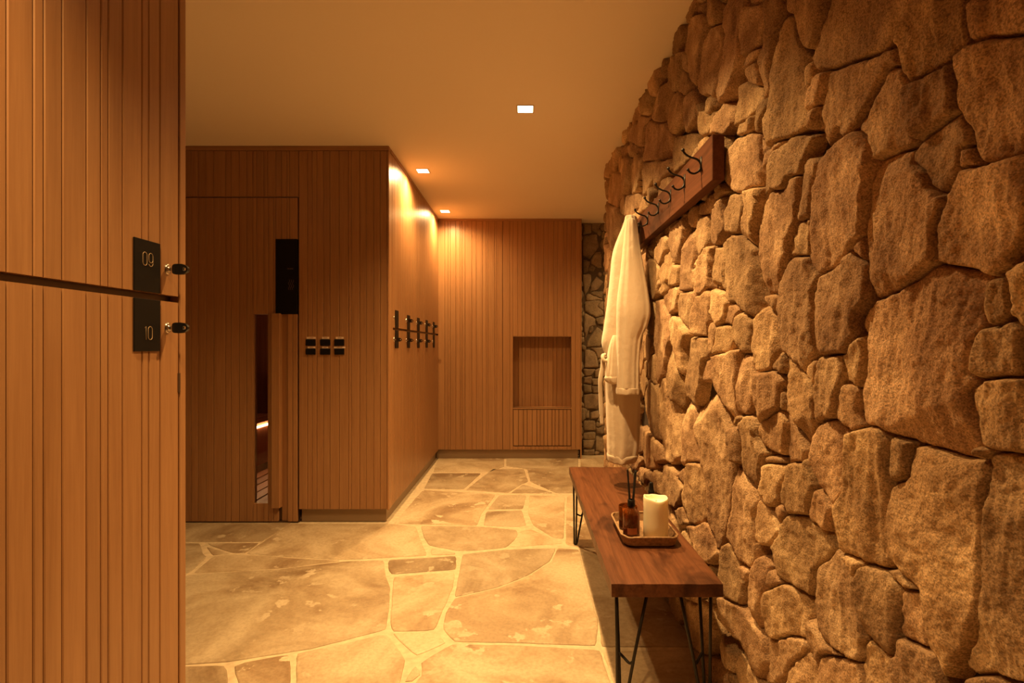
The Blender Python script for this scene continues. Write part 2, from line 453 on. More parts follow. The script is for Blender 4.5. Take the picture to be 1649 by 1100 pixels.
    for V, Fc, c, k, cs, cz, size in made:
        if (visible is None or visible(cs, cz, size)) and n < stuff_after:
            link('stone', mk(V, Fc, 'stone'), mat, parent, c); n += 1
        else: rest.append((V+c, Fc))
    if rest:
        off = 0; Vs = []; Fs = []
        for V, Fc in rest: Vs.append(V); Fs.append(Fc+off); off += len(V)
        o = link('rubble', mk(np.concatenate(Vs), np.concatenate(Fs), 'rubble'), mat, parent); o['kind'] = 'stuff'
    return n, m1, own

def grow_seeds(S, Z, polys, rng, rmin, rmax, tries, ok, occupied=None):
    """seeds for stones where no traced stone stands"""
    r = random.Random(rng); out = []
    P = [np.array(p, float) for p in polys]
    smin, smax, zmin, zmax = S.min(), S.max(), Z.min(), Z.max()
    boxes = [(p.min(0), p.max(0)) for p in P]
    for _ in range(tries):
        x, y = r.uniform(smin, smax), r.uniform(max(0, zmin), min(CEIL, zmax))
        if not ok(x, y): continue
        rad = r.uniform(rmin, rmax); good = True
        for (a, b), p in zip(boxes, P):
            if a[0]-rad < x < b[0]+rad and a[1]-rad < y < b[1]+rad:
                if sd_poly(np.array([x]), np.array([y]), p)[0] < rad*.62: good = False; break
        if good and all((x-q[0])**2+(y-q[1])**2 > (.82*(rad+q[2]))**2 for q in out):
            out.append((x, y, rad, r.uniform(.75, 1.15), r.uniform(-.5, .5)))
    return out

# ------------------------------------------------------------------ traced stones (coordinates in enlarged crops of the photograph)
CROPS = {'A': (1000, 0, 4.23), 'B': (1300, 0, 4.232), 'C': (1150, 220, 4.074), 'D': (1380, 230, 4.23), 'E': (1040, 450, 3.668),
         'F': (1330, 450, 3.332), 'G': (1070, 740, 3.056), 'H': (1330, 740, 3.056), 'I': (920, 200, 3.667), 'T': (1000, 600, 5.5),
         'P': (0, 0, 1.0), 'J': (280, 820, 3.929), 'K': (600, 730, 2.9725), 'Q': (600, 470, 3.547)}
def unpack(text):
    out = []
    for line in text.strip().splitlines():
        k, rest = line.strip().split(' ', 1); ox, oy, s = CROPS[k]
        for poly in rest.split(';'):
            v = [float(t) for t in poly.replace(',', ' ').split()]
            if len(v) >= 6: out.append([(ox+v[i]/s, oy+v[i+1]/s) for i in range(0, len(v), 2)])
    return out

RUBBLE = unpack('''
A 525,10 545,0 575,-20 565,85 500,100;490,110 540,90 585,190 555,330 545,400 520,580 470,540 455,380 415,300 430,190
A 600,190 640,170 690,250 680,350 690,420 670,560 640,660 560,640 530,600 560,400 570,270;580,-40 640,-40 660,90 640,160 600,180 585,100
A 665,-40 840,-40 850,80 830,200 840,380 800,470 760,600 680,700 660,600 690,430 700,300 690,200 650,130 670,60;860,-60 960,-60 950,20 880,45 865,30
A 850,60 960,20 990,80 990,160 950,290 880,370 840,380 830,200;970,-60 1060,-60 1090,60 1070,170 1030,330 1010,470 1020,600 980,660 950,560 940,420 970,300 1000,180 990,60
A 850,390 950,330 920,420 850,460;860,480 930,430 945,590 890,560
A 1100,120 1150,120 1220,330 1260,420 1245,560 1260,700 1270,850 1160,920 1050,990 1000,1100 950,1100 960,900 1020,700 1040,420 1080,250
A 1110,-60 1390,-60 1370,0 1350,150 1290,320 1220,330 1170,210 1150,100 1110,80;1230,410 1290,430 1300,520 1270,640 1250,560
A 1400,500 1390,560 1350,700 1290,740 1275,680 1310,560 1350,510;1300,750 1360,730 1330,850 1275,870
A 740,640 830,560 960,600 960,680 900,780 780,860 740,780;690,700 740,740 740,830 690,910 600,910 650,790
A 1020,640 1010,720 960,800 945,905 905,890 930,760 980,670;790,860 900,790 890,880 830,930 780,920
A 430,660 500,615 525,700 500,800 440,900 415,780;540,760 640,770 600,900 545,940 510,830;390,500 420,470 490,590 430,650 390,620
A 420,360 450,370 465,520 420,450;340,390 410,360 405,480 380,600 330,620 290,540;180,680 230,630 290,560 330,640 290,830 230,830 180,780
A 330,640 380,620 400,700 390,850 350,920 300,830;70,880 140,780 180,800 150,960 120,1000 70,960;150,830 290,840 350,920 340,1000 300,1100 160,1100
A 0,1000 60,960 130,1010 150,1100 0,1100;380,940 520,930 530,980 450,1060 380,1020
I 340,120 400,140 430,220 400,390 350,420 330,300;250,210 310,170 340,130 345,250 320,400 300,420 290,300 260,260
I 200,320 240,290 290,290 300,420 270,500 220,480 185,430;310,430 350,420 400,400 430,450 380,500 370,545 310,540;430,230 500,200 510,260 450,380 420,430 395,395
I 510,210 570,210 590,260 530,330 480,370 460,400;600,80 680,60 740,80 760,110 650,250 600,290 590,190;190,450 270,500 310,550 290,640 240,750 200,700 185,560
I 185,710 235,750 225,850 200,870 180,800;400,700 435,690 440,760 430,930 410,850;490,700 580,640 575,740 510,840 490,800
I 430,790 490,810 520,860 500,1000 470,1060 445,950;540,780 590,740 600,830 570,930 540,1010 505,1000 510,880;590,580 670,530 670,620 640,760 640,830 600,820 580,720
I 680,500 740,480 735,550 710,620 680,580;600,830 640,840 630,950 580,960;670,640 720,610 740,740 720,850 720,980 640,990 630,950 650,800
I 740,470 850,400 860,480 800,530 745,530;740,560 800,540 810,650 800,720 740,820 735,700;850,380 890,350 930,390 870,440
I 810,520 910,440 920,600 860,700 830,720 800,640;725,820 755,820 750,860 720,855;720,870 800,730 840,730 820,900 830,970 780,1100 710,1100;830,740 890,730 900,800 900,980 850,970 820,900
C 50,250 70,150 120,60 190,-20 290,-20 305,150 320,240 290,320 150,365 100,340;300,0 500,20 400,80 375,130 320,220 298,130
C 390,100 500,0 650,0 590,120 575,240 500,260 450,350 380,355 300,430 290,320 350,230;590,140 640,150 670,180 650,300 640,400 620,520 545,560 570,400 575,250
C 590,130 640,50 760,-60 770,-140 905,-110 760,70 640,118
C 100,385 200,380 210,500 150,640 90,620 65,540 75,430;200,350 240,330 295,350 290,450 260,600 270,740 190,650 180,560 200,450
C 300,440 370,360 450,350 500,265 570,265 560,420 530,560 490,700 450,850 400,1040 320,1060 290,900 275,720 265,600;545,570 625,555 630,690 615,780 500,775 480,740 520,640
C 690,180 770,80 850,0 930,-40 1000,0 1015,130 1010,300 980,480 960,640 880,740 800,840 680,900 625,830 630,500 650,330;910,720 965,670 985,820 910,780
P 1165,395 1177,378 1194,381 1214,401 1219,428 1223,455 1231,483 1220,504 1206,513 1187,491 1167,480 1165,440
P 1278,413 1300,416 1314,440 1308,480 1308,520 1313,565 1297,602 1290,590 1275,578 1256,563 1253,530 1250,480 1258,445 1270,421
P 1317,445 1341,431 1359,409 1371,407 1393,426 1395,475 1380,500 1372,540 1362,566 1325,573 1314,560 1308,520 1305,470
P 1232,470 1250,475 1250,484 1246,510 1232,480;1305,745 1308,700 1320,680 1340,675 1357,680 1368,697 1362,740 1358,790 1340,815 1320,790 1308,765
P 1133,616 1144,616 1160,652 1168,684 1174,712 1178,750 1178,790 1171,840 1158,890 1145,860 1138,840 1135,780 1130,745 1122,700 1119,662
P 1193,682 1209,668 1217,687 1220,709 1231,731 1229,750 1230,770 1220,790 1203,772 1193,750
B 110,0 160,-80 720,-80 700,0 690,100 640,240 550,320 370,390 160,460 60,470 20,410 80,200
B 150,490 420,410 560,350 640,330 640,440 580,440 470,600 380,780 300,880 100,1030 0,1060 30,900 100,720 130,600
B 560,470 640,460 670,580 665,800 700,950 640,1010 430,1080 400,960 330,870 400,740 470,570;700,60 720,-80 1060,-80 1060,160 1080,250 1050,330 900,440 700,560 655,510 640,250
B 1065,0 1065,-100 1480,-100 1560,210 1400,225 1200,240 1100,300 1075,200;690,580 850,500 980,430 1010,560 1010,740 850,870 720,940 665,850 665,650
B 1000,360 1080,310 1480,250 1700,400 1700,900 1480,1000 1300,1085 1160,1090 1090,900 1030,750 1005,560
D 110,120 200,60 330,50 335,140 430,200 460,320 530,340 600,400 540,560 520,760 490,830 370,910 240,1000 140,1050 70,1050 50,900 45,700 35,540 80,350 90,200
D 700,180 900,170 1140,90 1260,120 1250,560 1130,640 1020,830 890,890 760,860 540,800 520,600 600,400 660,260
D 340,60 402,-13 681,-203 751,-85 770,20 700,40 690,150 680,230 600,320 540,340 470,250 430,200 340,130;700,30 765,30 805,150 700,165
F 160,180 240,110 340,60 440,0 545,-71 700,-45 812,-47 840,60 820,160 830,250 780,330 765,500 800,560 750,620 755,720 780,880 770,960 700,975 600,930 480,885 350,840 270,770 200,790 165,700 170,580 195,450 185,300 155,220
F 840,40 880,10 940,-10 975,40 985,130 950,200 920,250 860,245 820,150;990,-40 1100,-100 1240,-60 1240,280 1020,240 1000,150 985,50
F 800,330 830,270 920,255 1010,240 1040,320 1040,470 1000,520 790,525 765,490;1040,300 1200,280 1240,560 1060,560 1035,480
F 790,560 900,535 1030,530 1060,600 1250,700 1220,930 1000,935 860,910 780,880 755,700 760,600;765,910 790,895 860,915 820,940 790,960
F 345,840 430,880 420,900 400,1070 350,1080 330,1020 335,900;75,430 100,400 180,310 195,420 185,520 165,580 100,545 95,480;60,610 90,560 165,590 170,700 190,790 140,825 80,790 45,740
H 310,160 340,110 400,95 395,-60 450,-70 560,-30 700,0 740,0 760,100 745,320 755,560 730,800 700,910 600,1000 570,1060 530,960 500,920 480,750 470,640 340,500 310,380
H 745,-20 830,-45 975,-15 1150,0 1150,1050 950,1080 820,1050 700,1050 620,1000 700,900 735,800 760,560 750,320 765,100
H 375,650 470,655 490,760 500,930 440,910 355,860 370,740;300,550 340,550 400,600 455,640 380,625 340,590;150,580 190,520 280,550 370,640 365,740 350,960 290,950 200,860 180,760 140,650
H 110,-125 183,-152 266,-139 298,-88 285,0 300,180 310,330 330,400 310,530 270,535 170,505 60,450 0,380 10,300 40,240 80,170 90,0;85,470 165,505 155,580 140,590 120,540
H 35,440 80,480 135,580 165,700 190,830 180,990 110,980 0,890 -60,790 -80,700 -75,540 -40,500;180,920 220,890 300,960 330,1000 290,1150 200,1150 170,1000
H 360,880 500,940 530,970 570,1150 300,1150 340,980;-20,955 100,985 170,1010 190,1060 190,1150 -40,1150;680,1110 720,1060 800,1060 870,1110 840,1170 700,1170
E 60,20 80,-40 130,0 120,40 90,95 65,70;100,100 150,45 190,45 190,90 170,180 130,205 95,150;195,80 265,70 275,180 270,290 245,300 180,220 185,120
E 280,0 380,0 380,100 375,240 355,340 270,320 275,180;390,60 460,90 475,140 450,250 420,270 385,200;400,0 450,0 450,70 400,40
E 470,160 520,140 550,180 530,220 510,270 460,250;1005,465 1060,450 1140,452 1165,500 1165,590 1140,700 1130,810 1060,820 1015,845 1000,720 1000,600
E 520,220 560,200 600,215 620,270 620,430 570,430 530,350 515,280;630,240 710,140 755,170 770,300 780,400 740,510 690,540 640,540 625,400
E 45,130 90,120 140,220 150,340 120,440 100,570 55,630 45,440 40,250;130,210 200,240 245,320 225,400 220,570 180,480 150,380 140,290
E 370,260 400,250 420,300 400,440 370,450;430,280 500,280 520,350 490,430 400,440 420,340;240,345 360,345 365,450 340,480 320,600 300,750 220,690 230,520
E 140,400 180,480 215,590 215,680 200,770 130,650 120,560;385,460 500,430 550,420 550,560 545,700 530,850 480,880 450,750 400,640 380,560;340,480 385,470 380,600 330,600
E 560,440 625,450 640,560 640,690 620,800 540,780 550,600;650,560 760,550 810,590 800,740 720,800 660,850 640,780 645,650;760,490 800,430 815,540 790,550 755,530
E 820,440 880,500 960,610 990,700 1000,840 950,1000 910,920 860,820 820,720;790,620 805,640 825,720 825,770 785,760;670,860 720,810 790,780 820,850 810,960 800,1035 700,990 660,920
E 820,790 860,820 910,900 945,1010 940,1100 800,1100 815,960;945,500 1020,465 1000,600 970,610 940,550;70,680 100,580 140,660 190,760 210,880 205,1040 140,1090 90,1040 80,870
E 220,710 280,770 310,920 330,1100 215,1100;540,810 570,820 540,880 530,850;490,880 545,875 550,1080 510,1080 490,960;700,1050 820,1060 820,1100 700,1100;10,480 45,440 50,640 10,570
T 230,60 290,100 330,200 325,450 335,600 270,570 190,480 185,350 200,200;290,600 340,660 355,770 310,800 275,740 275,640;200,510 280,600 275,740 300,810 330,850 200,850 190,700
T 165,480 200,520 185,700 140,720 150,580;150,720 180,760 165,860 110,870 70,800;170,830 200,900 205,1000 150,930;290,870 330,900 350,1050 370,1100 290,1100 275,950
T 230,880 275,900 280,1000 240,970 215,1000 210,920;290,60 330,0 320,90 300,120
G -25,25 30,40 90,130 80,200 60,240 20,220 -30,120;50,80 90,40 100,120 85,140;105,0 170,0 200,100 205,280 150,335 100,300 85,200 100,100;60,250 100,230 110,310 70,330
G 340,40 380,60 460,160 460,190 430,280 445,380 445,500 430,530 360,490 310,380 330,250 340,120;500,10 590,20 585,120 550,220 500,230 460,150 480,60
G 600,0 700,0 740,80 740,170 700,270 620,270 580,220 570,170 600,80;740,150 790,190 820,240 800,330 780,350 720,300 710,260;450,220 480,190 540,290 560,360 500,420 440,410 440,330;540,230 590,230 590,280 560,310
G 600,285 680,280 760,330 810,430 790,500 730,550 720,600 710,670 640,620 590,600 520,520 500,480 560,380 580,310;100,330 190,310 240,370 255,470 210,510 160,470 110,390
G 250,480 300,410 360,490 380,600 370,715 310,690 270,600 230,530;380,530 430,560 420,600 380,590;420,560 480,480 520,520 510,640 470,730 460,830 415,780;510,530 590,600 560,620 510,640
G 470,730 510,650 590,610 700,690 700,900 620,870 540,880 480,850;270,680 310,680 400,750 440,810 480,880 500,1000 450,1080 380,900 350,880 270,780
G 620,860 700,890 690,940 640,990 580,1060 520,1100 450,1090 500,1000 490,870 540,890;700,790 730,820 800,920 890,970 800,960 760,1000 710,970;710,940 760,1010 760,1150 580,1150 620,1010
G 345,1000 370,950 450,1080 470,1150 360,1150;270,860 340,960 340,1050 280,1000;90,700 220,700 250,860 200,960 110,900;110,920 200,970 270,1000 330,1150 140,1150
''')

# ------------------------------------------------------------------ rubble wall beside the bench
XW0, XWK = .695, .024                     # wall face: X = XW0 - XWK * Y, turning away round the corner past Y = 3.95
def wall_uv(px, py):
    u = max((px-VX)/F, .1525); s = XW0/(u+XWK)
    return s, EYE+(VY-py)*s/F
def wall_place(s, z, h):
    s0, r = 3.93, .16
    a = np.clip((s-s0)/r, 0, math.pi/2); ext = np.maximum(s-s0-r*math.pi/2, 0)
    bx = XW0-XWK*np.minimum(s, s0); cx = XW0-XWK*s0+r
    x = np.where(s <= s0, bx, cx-r*np.cos(a)+ext); y = np.where(s <= s0, s, s0+r*np.sin(a))
    nx, ny = -np.cos(a), np.sin(a)
    return x+nx*h, y+ny*h, z
s = .25; SL = []
while s < 5.35:
    SL.append(s); s += .009 if s < .7 else min(.0085, 2.3*s*s/(XW0*F))
SL = np.array(SL)
VR = np.concatenate([np.arange(-1040, -6, 13), np.arange(0, 1104, 2.5), np.arange(1112, 1990, 13)])
Sg = np.repeat(SL[:, None], len(VR), 1)
Zg = EYE+(VY-VR[None, :])*np.clip(Sg, .7, 4.2)/F
rpolys = [[wall_uv(*p) for p in poly] for poly in RUBBLE]
def rub_ok(x, z): return 0 < z < CEIL
SEEDS = []
for rmin, rmax, tries, sd in ((.085, .11, 900, 1), (.05, .08, 2500, 2), (.028, .045, 3000, 3)):
    ok2 = (lambda x, z: 0 < z < CEIL and all((x-q[0])**2+(z-q[1])**2 > (.85*(rmin+q[2]))**2 for q in SEEDS))
    SEEDS += grow_seeds(Sg, Zg, rpolys, 40+sd, rmin, rmax, tries, ok2)
def rub_hmax(s, z):
    h = np.full(s.shape, .2)
    def zone(s0, s1, z0, z1, xlim, soft=.03):
        ds = np.maximum(np.maximum(s0-s, s-s1), 0); dz = np.maximum(np.maximum(z0-z, z-z1), 0)
        lim = (XW0-XWK*s)-xlim+np.hypot(ds, dz)*1.6
        return lim
    h = np.minimum(h, zone(1.56, 3.16, .36, .47, .607))
    h = np.minimum(h, zone(1.66, 2.88, 1.69, 1.88, .642))
    h = np.minimum(h, zone(2.45, 2.85, .55, 1.85, .632))
    h = np.minimum(h, zone(1.6, 3.1, 0, .4, .62))
    return h
wall_right = empty('wall_right', (XW0, 2.0, 0))
tag(wall_right, 'rough rubble stone wall of brown sandstone behind the bench', 'wall', kind='structure')
def rub_vis(cs, cz, size):
    if cs > 4.25 or cs+size/2 < .69: return False
    py = VY-(cz-EYE)*F/cs; m = size/2*F/cs
    return -m < py < 1100+m and 0 < cz+size/2 and cz-size/2 < CEIL
# clip the grid to the room height by squeezing the rows outside onto floor and ceiling
Zg = np.clip(Zg, -.02, CEIL+.02)
n_st, _, _ = build_stones(wall_right, Sg, Zg, wall_place, rpolys, SEEDS, M['stone'], 11, hmax=rub_hmax, stuff_after=297, visible=rub_vis)
# dark backing sheet behind the stones, coloured to stand for shade in the gaps
ss = np.concatenate([np.array([-1.2]), np.arange(.2, 5.5, .06)]); V = []; Fc = []
for i, s_ in enumerate(ss):
    for z_ in (0, CEIL):
        x_, y_, _ = wall_place(np.array([s_]), np.array([z_]), np.array([-.042])); V.append((x_[0], y_[0], z_))
for i in range(len(ss)-1): Fc.append((2*i, 2*i+1, 2*i+3, 2*i+2))
link('joint_backing', mesh('joint_backing', V, Fc), M['gap_shade'], wall_right)

# ------------------------------------------------------------------ alcove wall of rubble beyond
ALC = unpack('''
Q 1210,60 1300,45 1320,130 1280,145 1215,110;1250,0 1320,0 1310,40 1240,45;1270,150 1320,140 1330,185 1290,185;1210,120 1270,150 1275,190 1240,200 1210,290
Q 1230,280 1285,200 1320,230 1300,310 1225,315;1215,330 1280,340 1290,430 1210,430;1250,320 1320,320 1340,370 1290,380;1205,440 1270,445 1250,480 1210,480
Q 1275,450 1330,420 1330,480 1270,490;1210,490 1250,485 1250,525 1210,520;1255,500 1330,490 1320,530 1260,530;1208,530 1250,535 1250,575 1208,575;1255,540 1320,540 1310,580 1260,580
Q 1208,590 1290,580 1330,640 1300,670 1210,665;1205,690 1235,680 1235,720 1205,720;1245,690 1290,680 1300,720 1250,725;1205,735 1270,735 1275,790 1205,790
Q 1280,770 1330,770 1330,810 1280,810;1205,805 1270,805 1270,840 1205,845;1205,850 1270,845 1250,900 1205,890;1280,820 1340,820 1330,920 1275,910;1205,905 1265,905 1265,935 1205,935
I 70,580 120,580 115,640 70,650;125,580 180,580 150,640 120,620;70,660 150,650 160,720 110,790 70,770;115,800 180,710 180,850 120,830;70,800 110,810 100,870 70,880
I 70,890 120,880 110,950 75,1030;120,940 150,900 190,930 160,970 110,1000;90,1010 150,990 190,1040 90,1040;80,1050 190,1050 190,1100 85,1100
''')
YA = 5.62
apolys = [[((px-VX)*YA/F, EYE+(VY-py)*YA/F) for px, py in poly] for poly in ALC]
Sa = np.repeat(np.arange(.50, 1.98, .011)[:, None], 228, 1); Za = np.repeat(np.linspace(-.01, CEIL+.01, 228)[None, :], Sa.shape[0], 0)
aseeds = []
for rmin, rmax, tries, sd in ((.08, .11, 300, 1), (.04, .07, 900, 2), (.02, .035, 1500, 3)):
    ok3 = (lambda x, z: all((x-q[0])**2+(z-q[1])**2 > (.85*(rmin+q[2]))**2 for q in aseeds))
    aseeds += grow_seeds(Sa, Za, apolys, 70+sd, rmin, rmax, tries, ok3)
alcove = empty('wall_alcove', (1.2, YA, 0))
tag(alcove, 'grey brown rubble stone wall at the end, past the wood panelling', 'wall', kind='structure')
build_stones(alcove, Sa, Za, lambda s, z, h: (s, YA-h, z), apolys, aseeds, M['stone2'], 900, amp=.55, visible=lambda c, z, q: c < .95, radius=.008, gap=.0003)
box('joint_backing', .4, 2.1, YA+.016, YA+.10, 0, CEIL, M['gap_shade2'], alcove)

# ------------------------------------------------------------------ floor of flagstones
FL = unpack('''
J 88,70 755,70 740,88 560,205 88,205 -700,205 -700,70;205,215 540,212 455,275 370,275 250,235;-700,212 88,212 165,215 185,280 210,295 180,330 88,410 -700,600
J 205,236 362,280 247,291;250,297 370,285 620,295 760,310 1060,325 700,370 400,390 118,405
P 468,843 631,843.5 670,847.5 675.5,864.5 688,894 600,899 550,901 458,896 396,891 422.5,873
J 110,412 700,375 1060,330 1330,320 1340,420 1370,500 1360,640 1345,760 870,880 340,965 88,980 -900,1020 -700,620
J -900,1035 88,990 325,985 340,1040 350,1300 -1000,1300;365,990 450,965 730,915 740,1000 740,1320 420,1320 410,1095 385,1040
J 775,910 1060,850 1350,785 1400,850 1470,950 1430,1100 1300,1320 770,1320
K 75,510 400,490 400,555 90,578 75,560;100,590 395,568 385,640 345,730 300,845 95,852 85,800;90,860 305,855 355,905 210,970
K 145,1095 205,1010 237,1055 190,1095;225,1000 380,912 640,915 1090,940 1140,1100 1300,1400 150,1400 195,1105 242,1058
K 430,482 640,460 880,452 850,515 740,585 600,640 392,688 415,560;392,692 600,644 742,588 854,518 886,452 990,460 1020,600 1080,800 1070,920 640,905 390,900 335,840 350,760
K 230,345 520,350 690,365 695,400 640,450 480,465 400,465 270,440 245,400;280,452 400,475 395,485 280,485;705,372 760,362 862,408 915,430 655,448
K 100,335 240,175 590,195 520,290 500,345 230,338;545,278 715,272 735,345 690,352 530,345;605,200 735,198 720,265 550,268;750,200 920,205 915,410 870,405 770,345 745,290
K 930,205 1150,205 1230,450 990,450 925,435;285,95 520,95 435,172 245,168;315,20 630,20 630,62 560,90 290,90;445,175 575,75 725,75 745,135 710,148 650,188
K 660,190 720,148 865,190;640,20 985,20 985,190 880,190 755,135 740,75 640,60;995,20 1160,20 1160,190 995,190
K 1005,470 1260,470 1550,925 1095,925 1085,800 1030,600;1100,948 1520,935 1800,1400 1330,1400 1155,1100
''')
floor_o = box('floor', -3.0, 2.1, -1.3, 5.75, -.09, -.0035, M['grout'])
tag(floor_o, 'pale irregular flagstone floor with cream joints', 'floor', kind='structure')
def flag_mesh(poly, rng, inset=.007):
    P = [Vector((x, y)) for x, y in poly]
    ar = sum(P[i].x*P[(i+1) % len(P)].y-P[(i+1) % len(P)].x*P[i].y for i in range(len(P)))
    if ar < 0: P.reverse()
    Q = []
    for i, p in enumerate(P):                            # dense, slightly wavering outline
        q = P[(i+1) % len(P)]; n = max(1, int((q-p).length/.03))
        for k in range(n): Q.append(p.lerp(q, k/n))
    n = len(Q)
    Q = [(Q[i-1]+Q[i]*5+Q[(i+1) % n])/7 for i in range(n)]
    def off(d, wob):
        out = []
        for i in range(n):
            t = (Q[(i+1) % n]-Q[i-1])
            if t.length < 1e-6: out.append(Q[i].copy()); continue
            t.normalize(); nr = Vector((-t.y, t.x))
            a = Q[i]; wv = float(fbm(np.array([a.x*19+rng]), np.array([a.y*19]), rng, 3)[0])*wob
            out.append(a+nr*(d+wv))
        return out
    rg = [(off(inset, .003), -.03), (off(inset, .003), -.004), (off(inset+.002, .003), -.001), (off(inset+.006, .003), 0)]
    V = []; Fc = []
    for r, z in rg: V += [(p.x, p.y, z) for p in r]
    for k in range(3):
        for i in range(n): Fc.append((k*n+i, k*n+(i+1) % n, (k+1)*n+(i+1) % n, (k+1)*n+i))
    Fc.append(tuple(range(3*n, 4*n)))
    return V, Fc
def floor_pt(px, py):
    D = EYE*F/(py-VY); return ((px-VX)*D/F, D)
flags = [[floor_pt(*p) for p in poly] for poly in FL]
flags += [[(-2.6, 1.42), (-1.5, 1.42), (-1.3, .9), (-1.6, .3), (-2.6, .35)], [(-1.28, 1.36), (-.45, 1.38), (-.2, .8), (-.6, .35), (-1.35, .4), (-1.2, .9)],
          [(-.42, 1.36), (.75, 1.30), (.74, .55), (.1, .35), (-.15, .8)], [(-2.6, .3), (-1.6, .25), (-1.3, -.4), (-2.6, -.6)], [(-1.35, .35), (-.6, .3), (-.2, -.5), (-1.25, -.45)],
          [(-.55, .3), (.05, .3), (.75, .5), (.75, -.5), (-.15, -.55)], [(-2.6, -.65), (-1.2, -.5), (-1.1, -1.2), (-2.6, -1.2)], [(-1.15, -.5), (.75, -.6), (.75, -1.2), (-1.05, -1.2)],
          [(.80, 4.1), (1.95, 4.3), (1.95, 5.0), (1.15, 4.95)], [(1.2, 5.02), (1.95, 5.05), (1.95, 5.6), (1.1, 5.6)]]
for i, poly in enumerate(flags):
    V, Fc = flag_mesh(poly, i+3, .0002)
    c = Vector((sum(v[0] for v in V)/len(V), sum(v[1] for v in V)/len(V), 0))
    link('flagstone', mesh('flagstone', [Vector(v)-c for v in V], Fc), M['flag'], floor_o, c)

# ------------------------------------------------------------------ ceiling and outer walls
ceiling = box('ceiling', -3.6, 2.3, -1.4, 5.9, CEIL, CEIL+.1, M['plaster'])
tag(ceiling, 'smooth pale painted ceiling with square downlights', 'ceiling', kind='structure')
o = box('wall_left', -3.0, -2.9, -1.3, 3.44, 0, CEIL, M['wallpaint']); tag(o, 'plain painted wall beyond the sauna door recess', 'wall', kind='structure')
o = box('wall_front', -2.9, .72, -1.3, -1.2, 0, CEIL, M['wallpaint']); tag(o, 'plain painted wall behind the viewpoint', 'wall', kind='structure')
o = box('wall_end', 1.98, 2.06, 4.0, 5.75, 0, CEIL, M['wallpaint']); tag(o, 'plain painted wall closing the alcove behind the stone corner', 'wall', kind='structure')

# ------------------------------------------------------------------ planks
def plank_mesh(wd, t, h, bev=.0022):
    V = []
    for z in (-h/2, h/2):
        V += [(-wd/2, t, z), (-wd/2, bev, z), (-wd/2+bev, 0, z), (wd/2-bev, 0, z), (wd/2, bev, z), (wd/2, t, z)]
    Fc = [(i, (i+1) % 6, 6+(i+1) % 6, 6+i) for i in range(6)]+[(5, 4, 3, 2, 1, 0), (6, 7, 8, 9, 10, 11)]
    return mesh('plank', V, Fc)
def plank_f(parent, x0, x1, z0, z1, y, gap=.0018, t=.016, mat='oak', name='plank'):
    """plank facing -Y"""
    return link(name, plank_mesh(x1-x0-gap, t, z1-z0), M[mat], parent, ((x0+x1)/2, y, (z0+z1)/2))
def plank_s_mesh(wd, t, h, bev=.0022):
    V = []
    for z in (-h/2, h/2):
        V += [(-t, -wd/2, z), (-bev, -wd/2, z), (0, -wd/2+bev, z), (0, wd/2-bev, z), (-bev, wd/2, z), (-t, wd/2, z)]
    Fc = [(i, (i+1) % 6, 6+(i+1) % 6, 6+i) for i in range(6)]+[(5, 4, 3, 2, 1, 0), (6, 7, 8, 9, 10, 11)]
    return mesh('plank', V, Fc)
def plank_s(parent, y0, y1, z0, z1, x, gap=.0014, t=.016, mat='oak'):
    return link('plank', plank_s_mesh(y1-y0-gap, t, z1-z0), M[mat], parent, (x, (y0+y1)/2, (z0+z1)/2))
def splits(a, b, seed, lo, hi):
    r = random.Random(seed); out = [a]
    while b-out[-1] > hi*1.4: out.append(out[-1]+r.choice([r.uniform(lo, (lo+hi)/2), r.uniform(lo, hi), hi*r.uniform(.85, 1)]))
    if b-out[-1] > hi: out.append((out[-1]+b)/2)
    out.append(b); return out

# ------------------------------------------------------------------ panelled wall with the sauna door
YB = 3.46; KB = YB/F
bx = lambda px: (px-VX)*KB
bz = lambda py: EYE+(VY-py)*KB
wall_s = box('wall_sauna', -1.506, -.922, YB+.016, YB+.06, .091, CEIL, M['bronze'])
tag(wall_s, 'dark oak panelled wall around the sauna door, with the switches', 'wall', kind='structure')
box('wall_core', -2.9, -2.36, YB+.016, YB+.06, 0, CEIL, M['bronze'], wall_s)
box('wall_core', -2.36, -1.506, YB+.016, YB+.06, 2.17, CEIL, M['bronze'], wall_s)
TOPZ = bz(243)
rl = [481, 495, 502.6, 510, 520.6, 531, 546, 561, 565.6, 579, 589.6, 601.6, 612, 623]
for a, b in zip(rl, rl[1:]): plank_f(wall_s, bx(a), bx(b), .091, TOPZ, YB)
dl = [282, 295, 307.5, 318.6, 331.5, 344, 363, 372, 385, 397, 407]
hl = dl+[413, 424.5, 430.5, 444, 453, 462, 466, 480.5]
for a, b in zip(hl, hl[1:]): plank_f(wall_s, bx(a), bx(b), 2.164, TOPZ, YB)
xs = splits(-2.9, bx(282), 5, .03, .08)
for a, b in zip(xs, xs[1:]): plank_f(wall_s, a, b, 0.0, TOPZ, YB)
box('corner_post', bx(623.3), -.905, YB-.001, YB+.075, .085, TOPZ, M['oak'], wall_s, .002)
box('cornice', -2.9, -.905, YB-.004, YB+.05, TOPZ+.002, CEIL-.001, M['oak_h'], wall_s)
kb = box('baseboard_sauna', bx(483), -.93, YB+.03, YB+.045, 0, .09, M['kick']); tag(kb, 'bronze kickboard under the panelling beside the sauna door', 'baseboard', kind='structure')

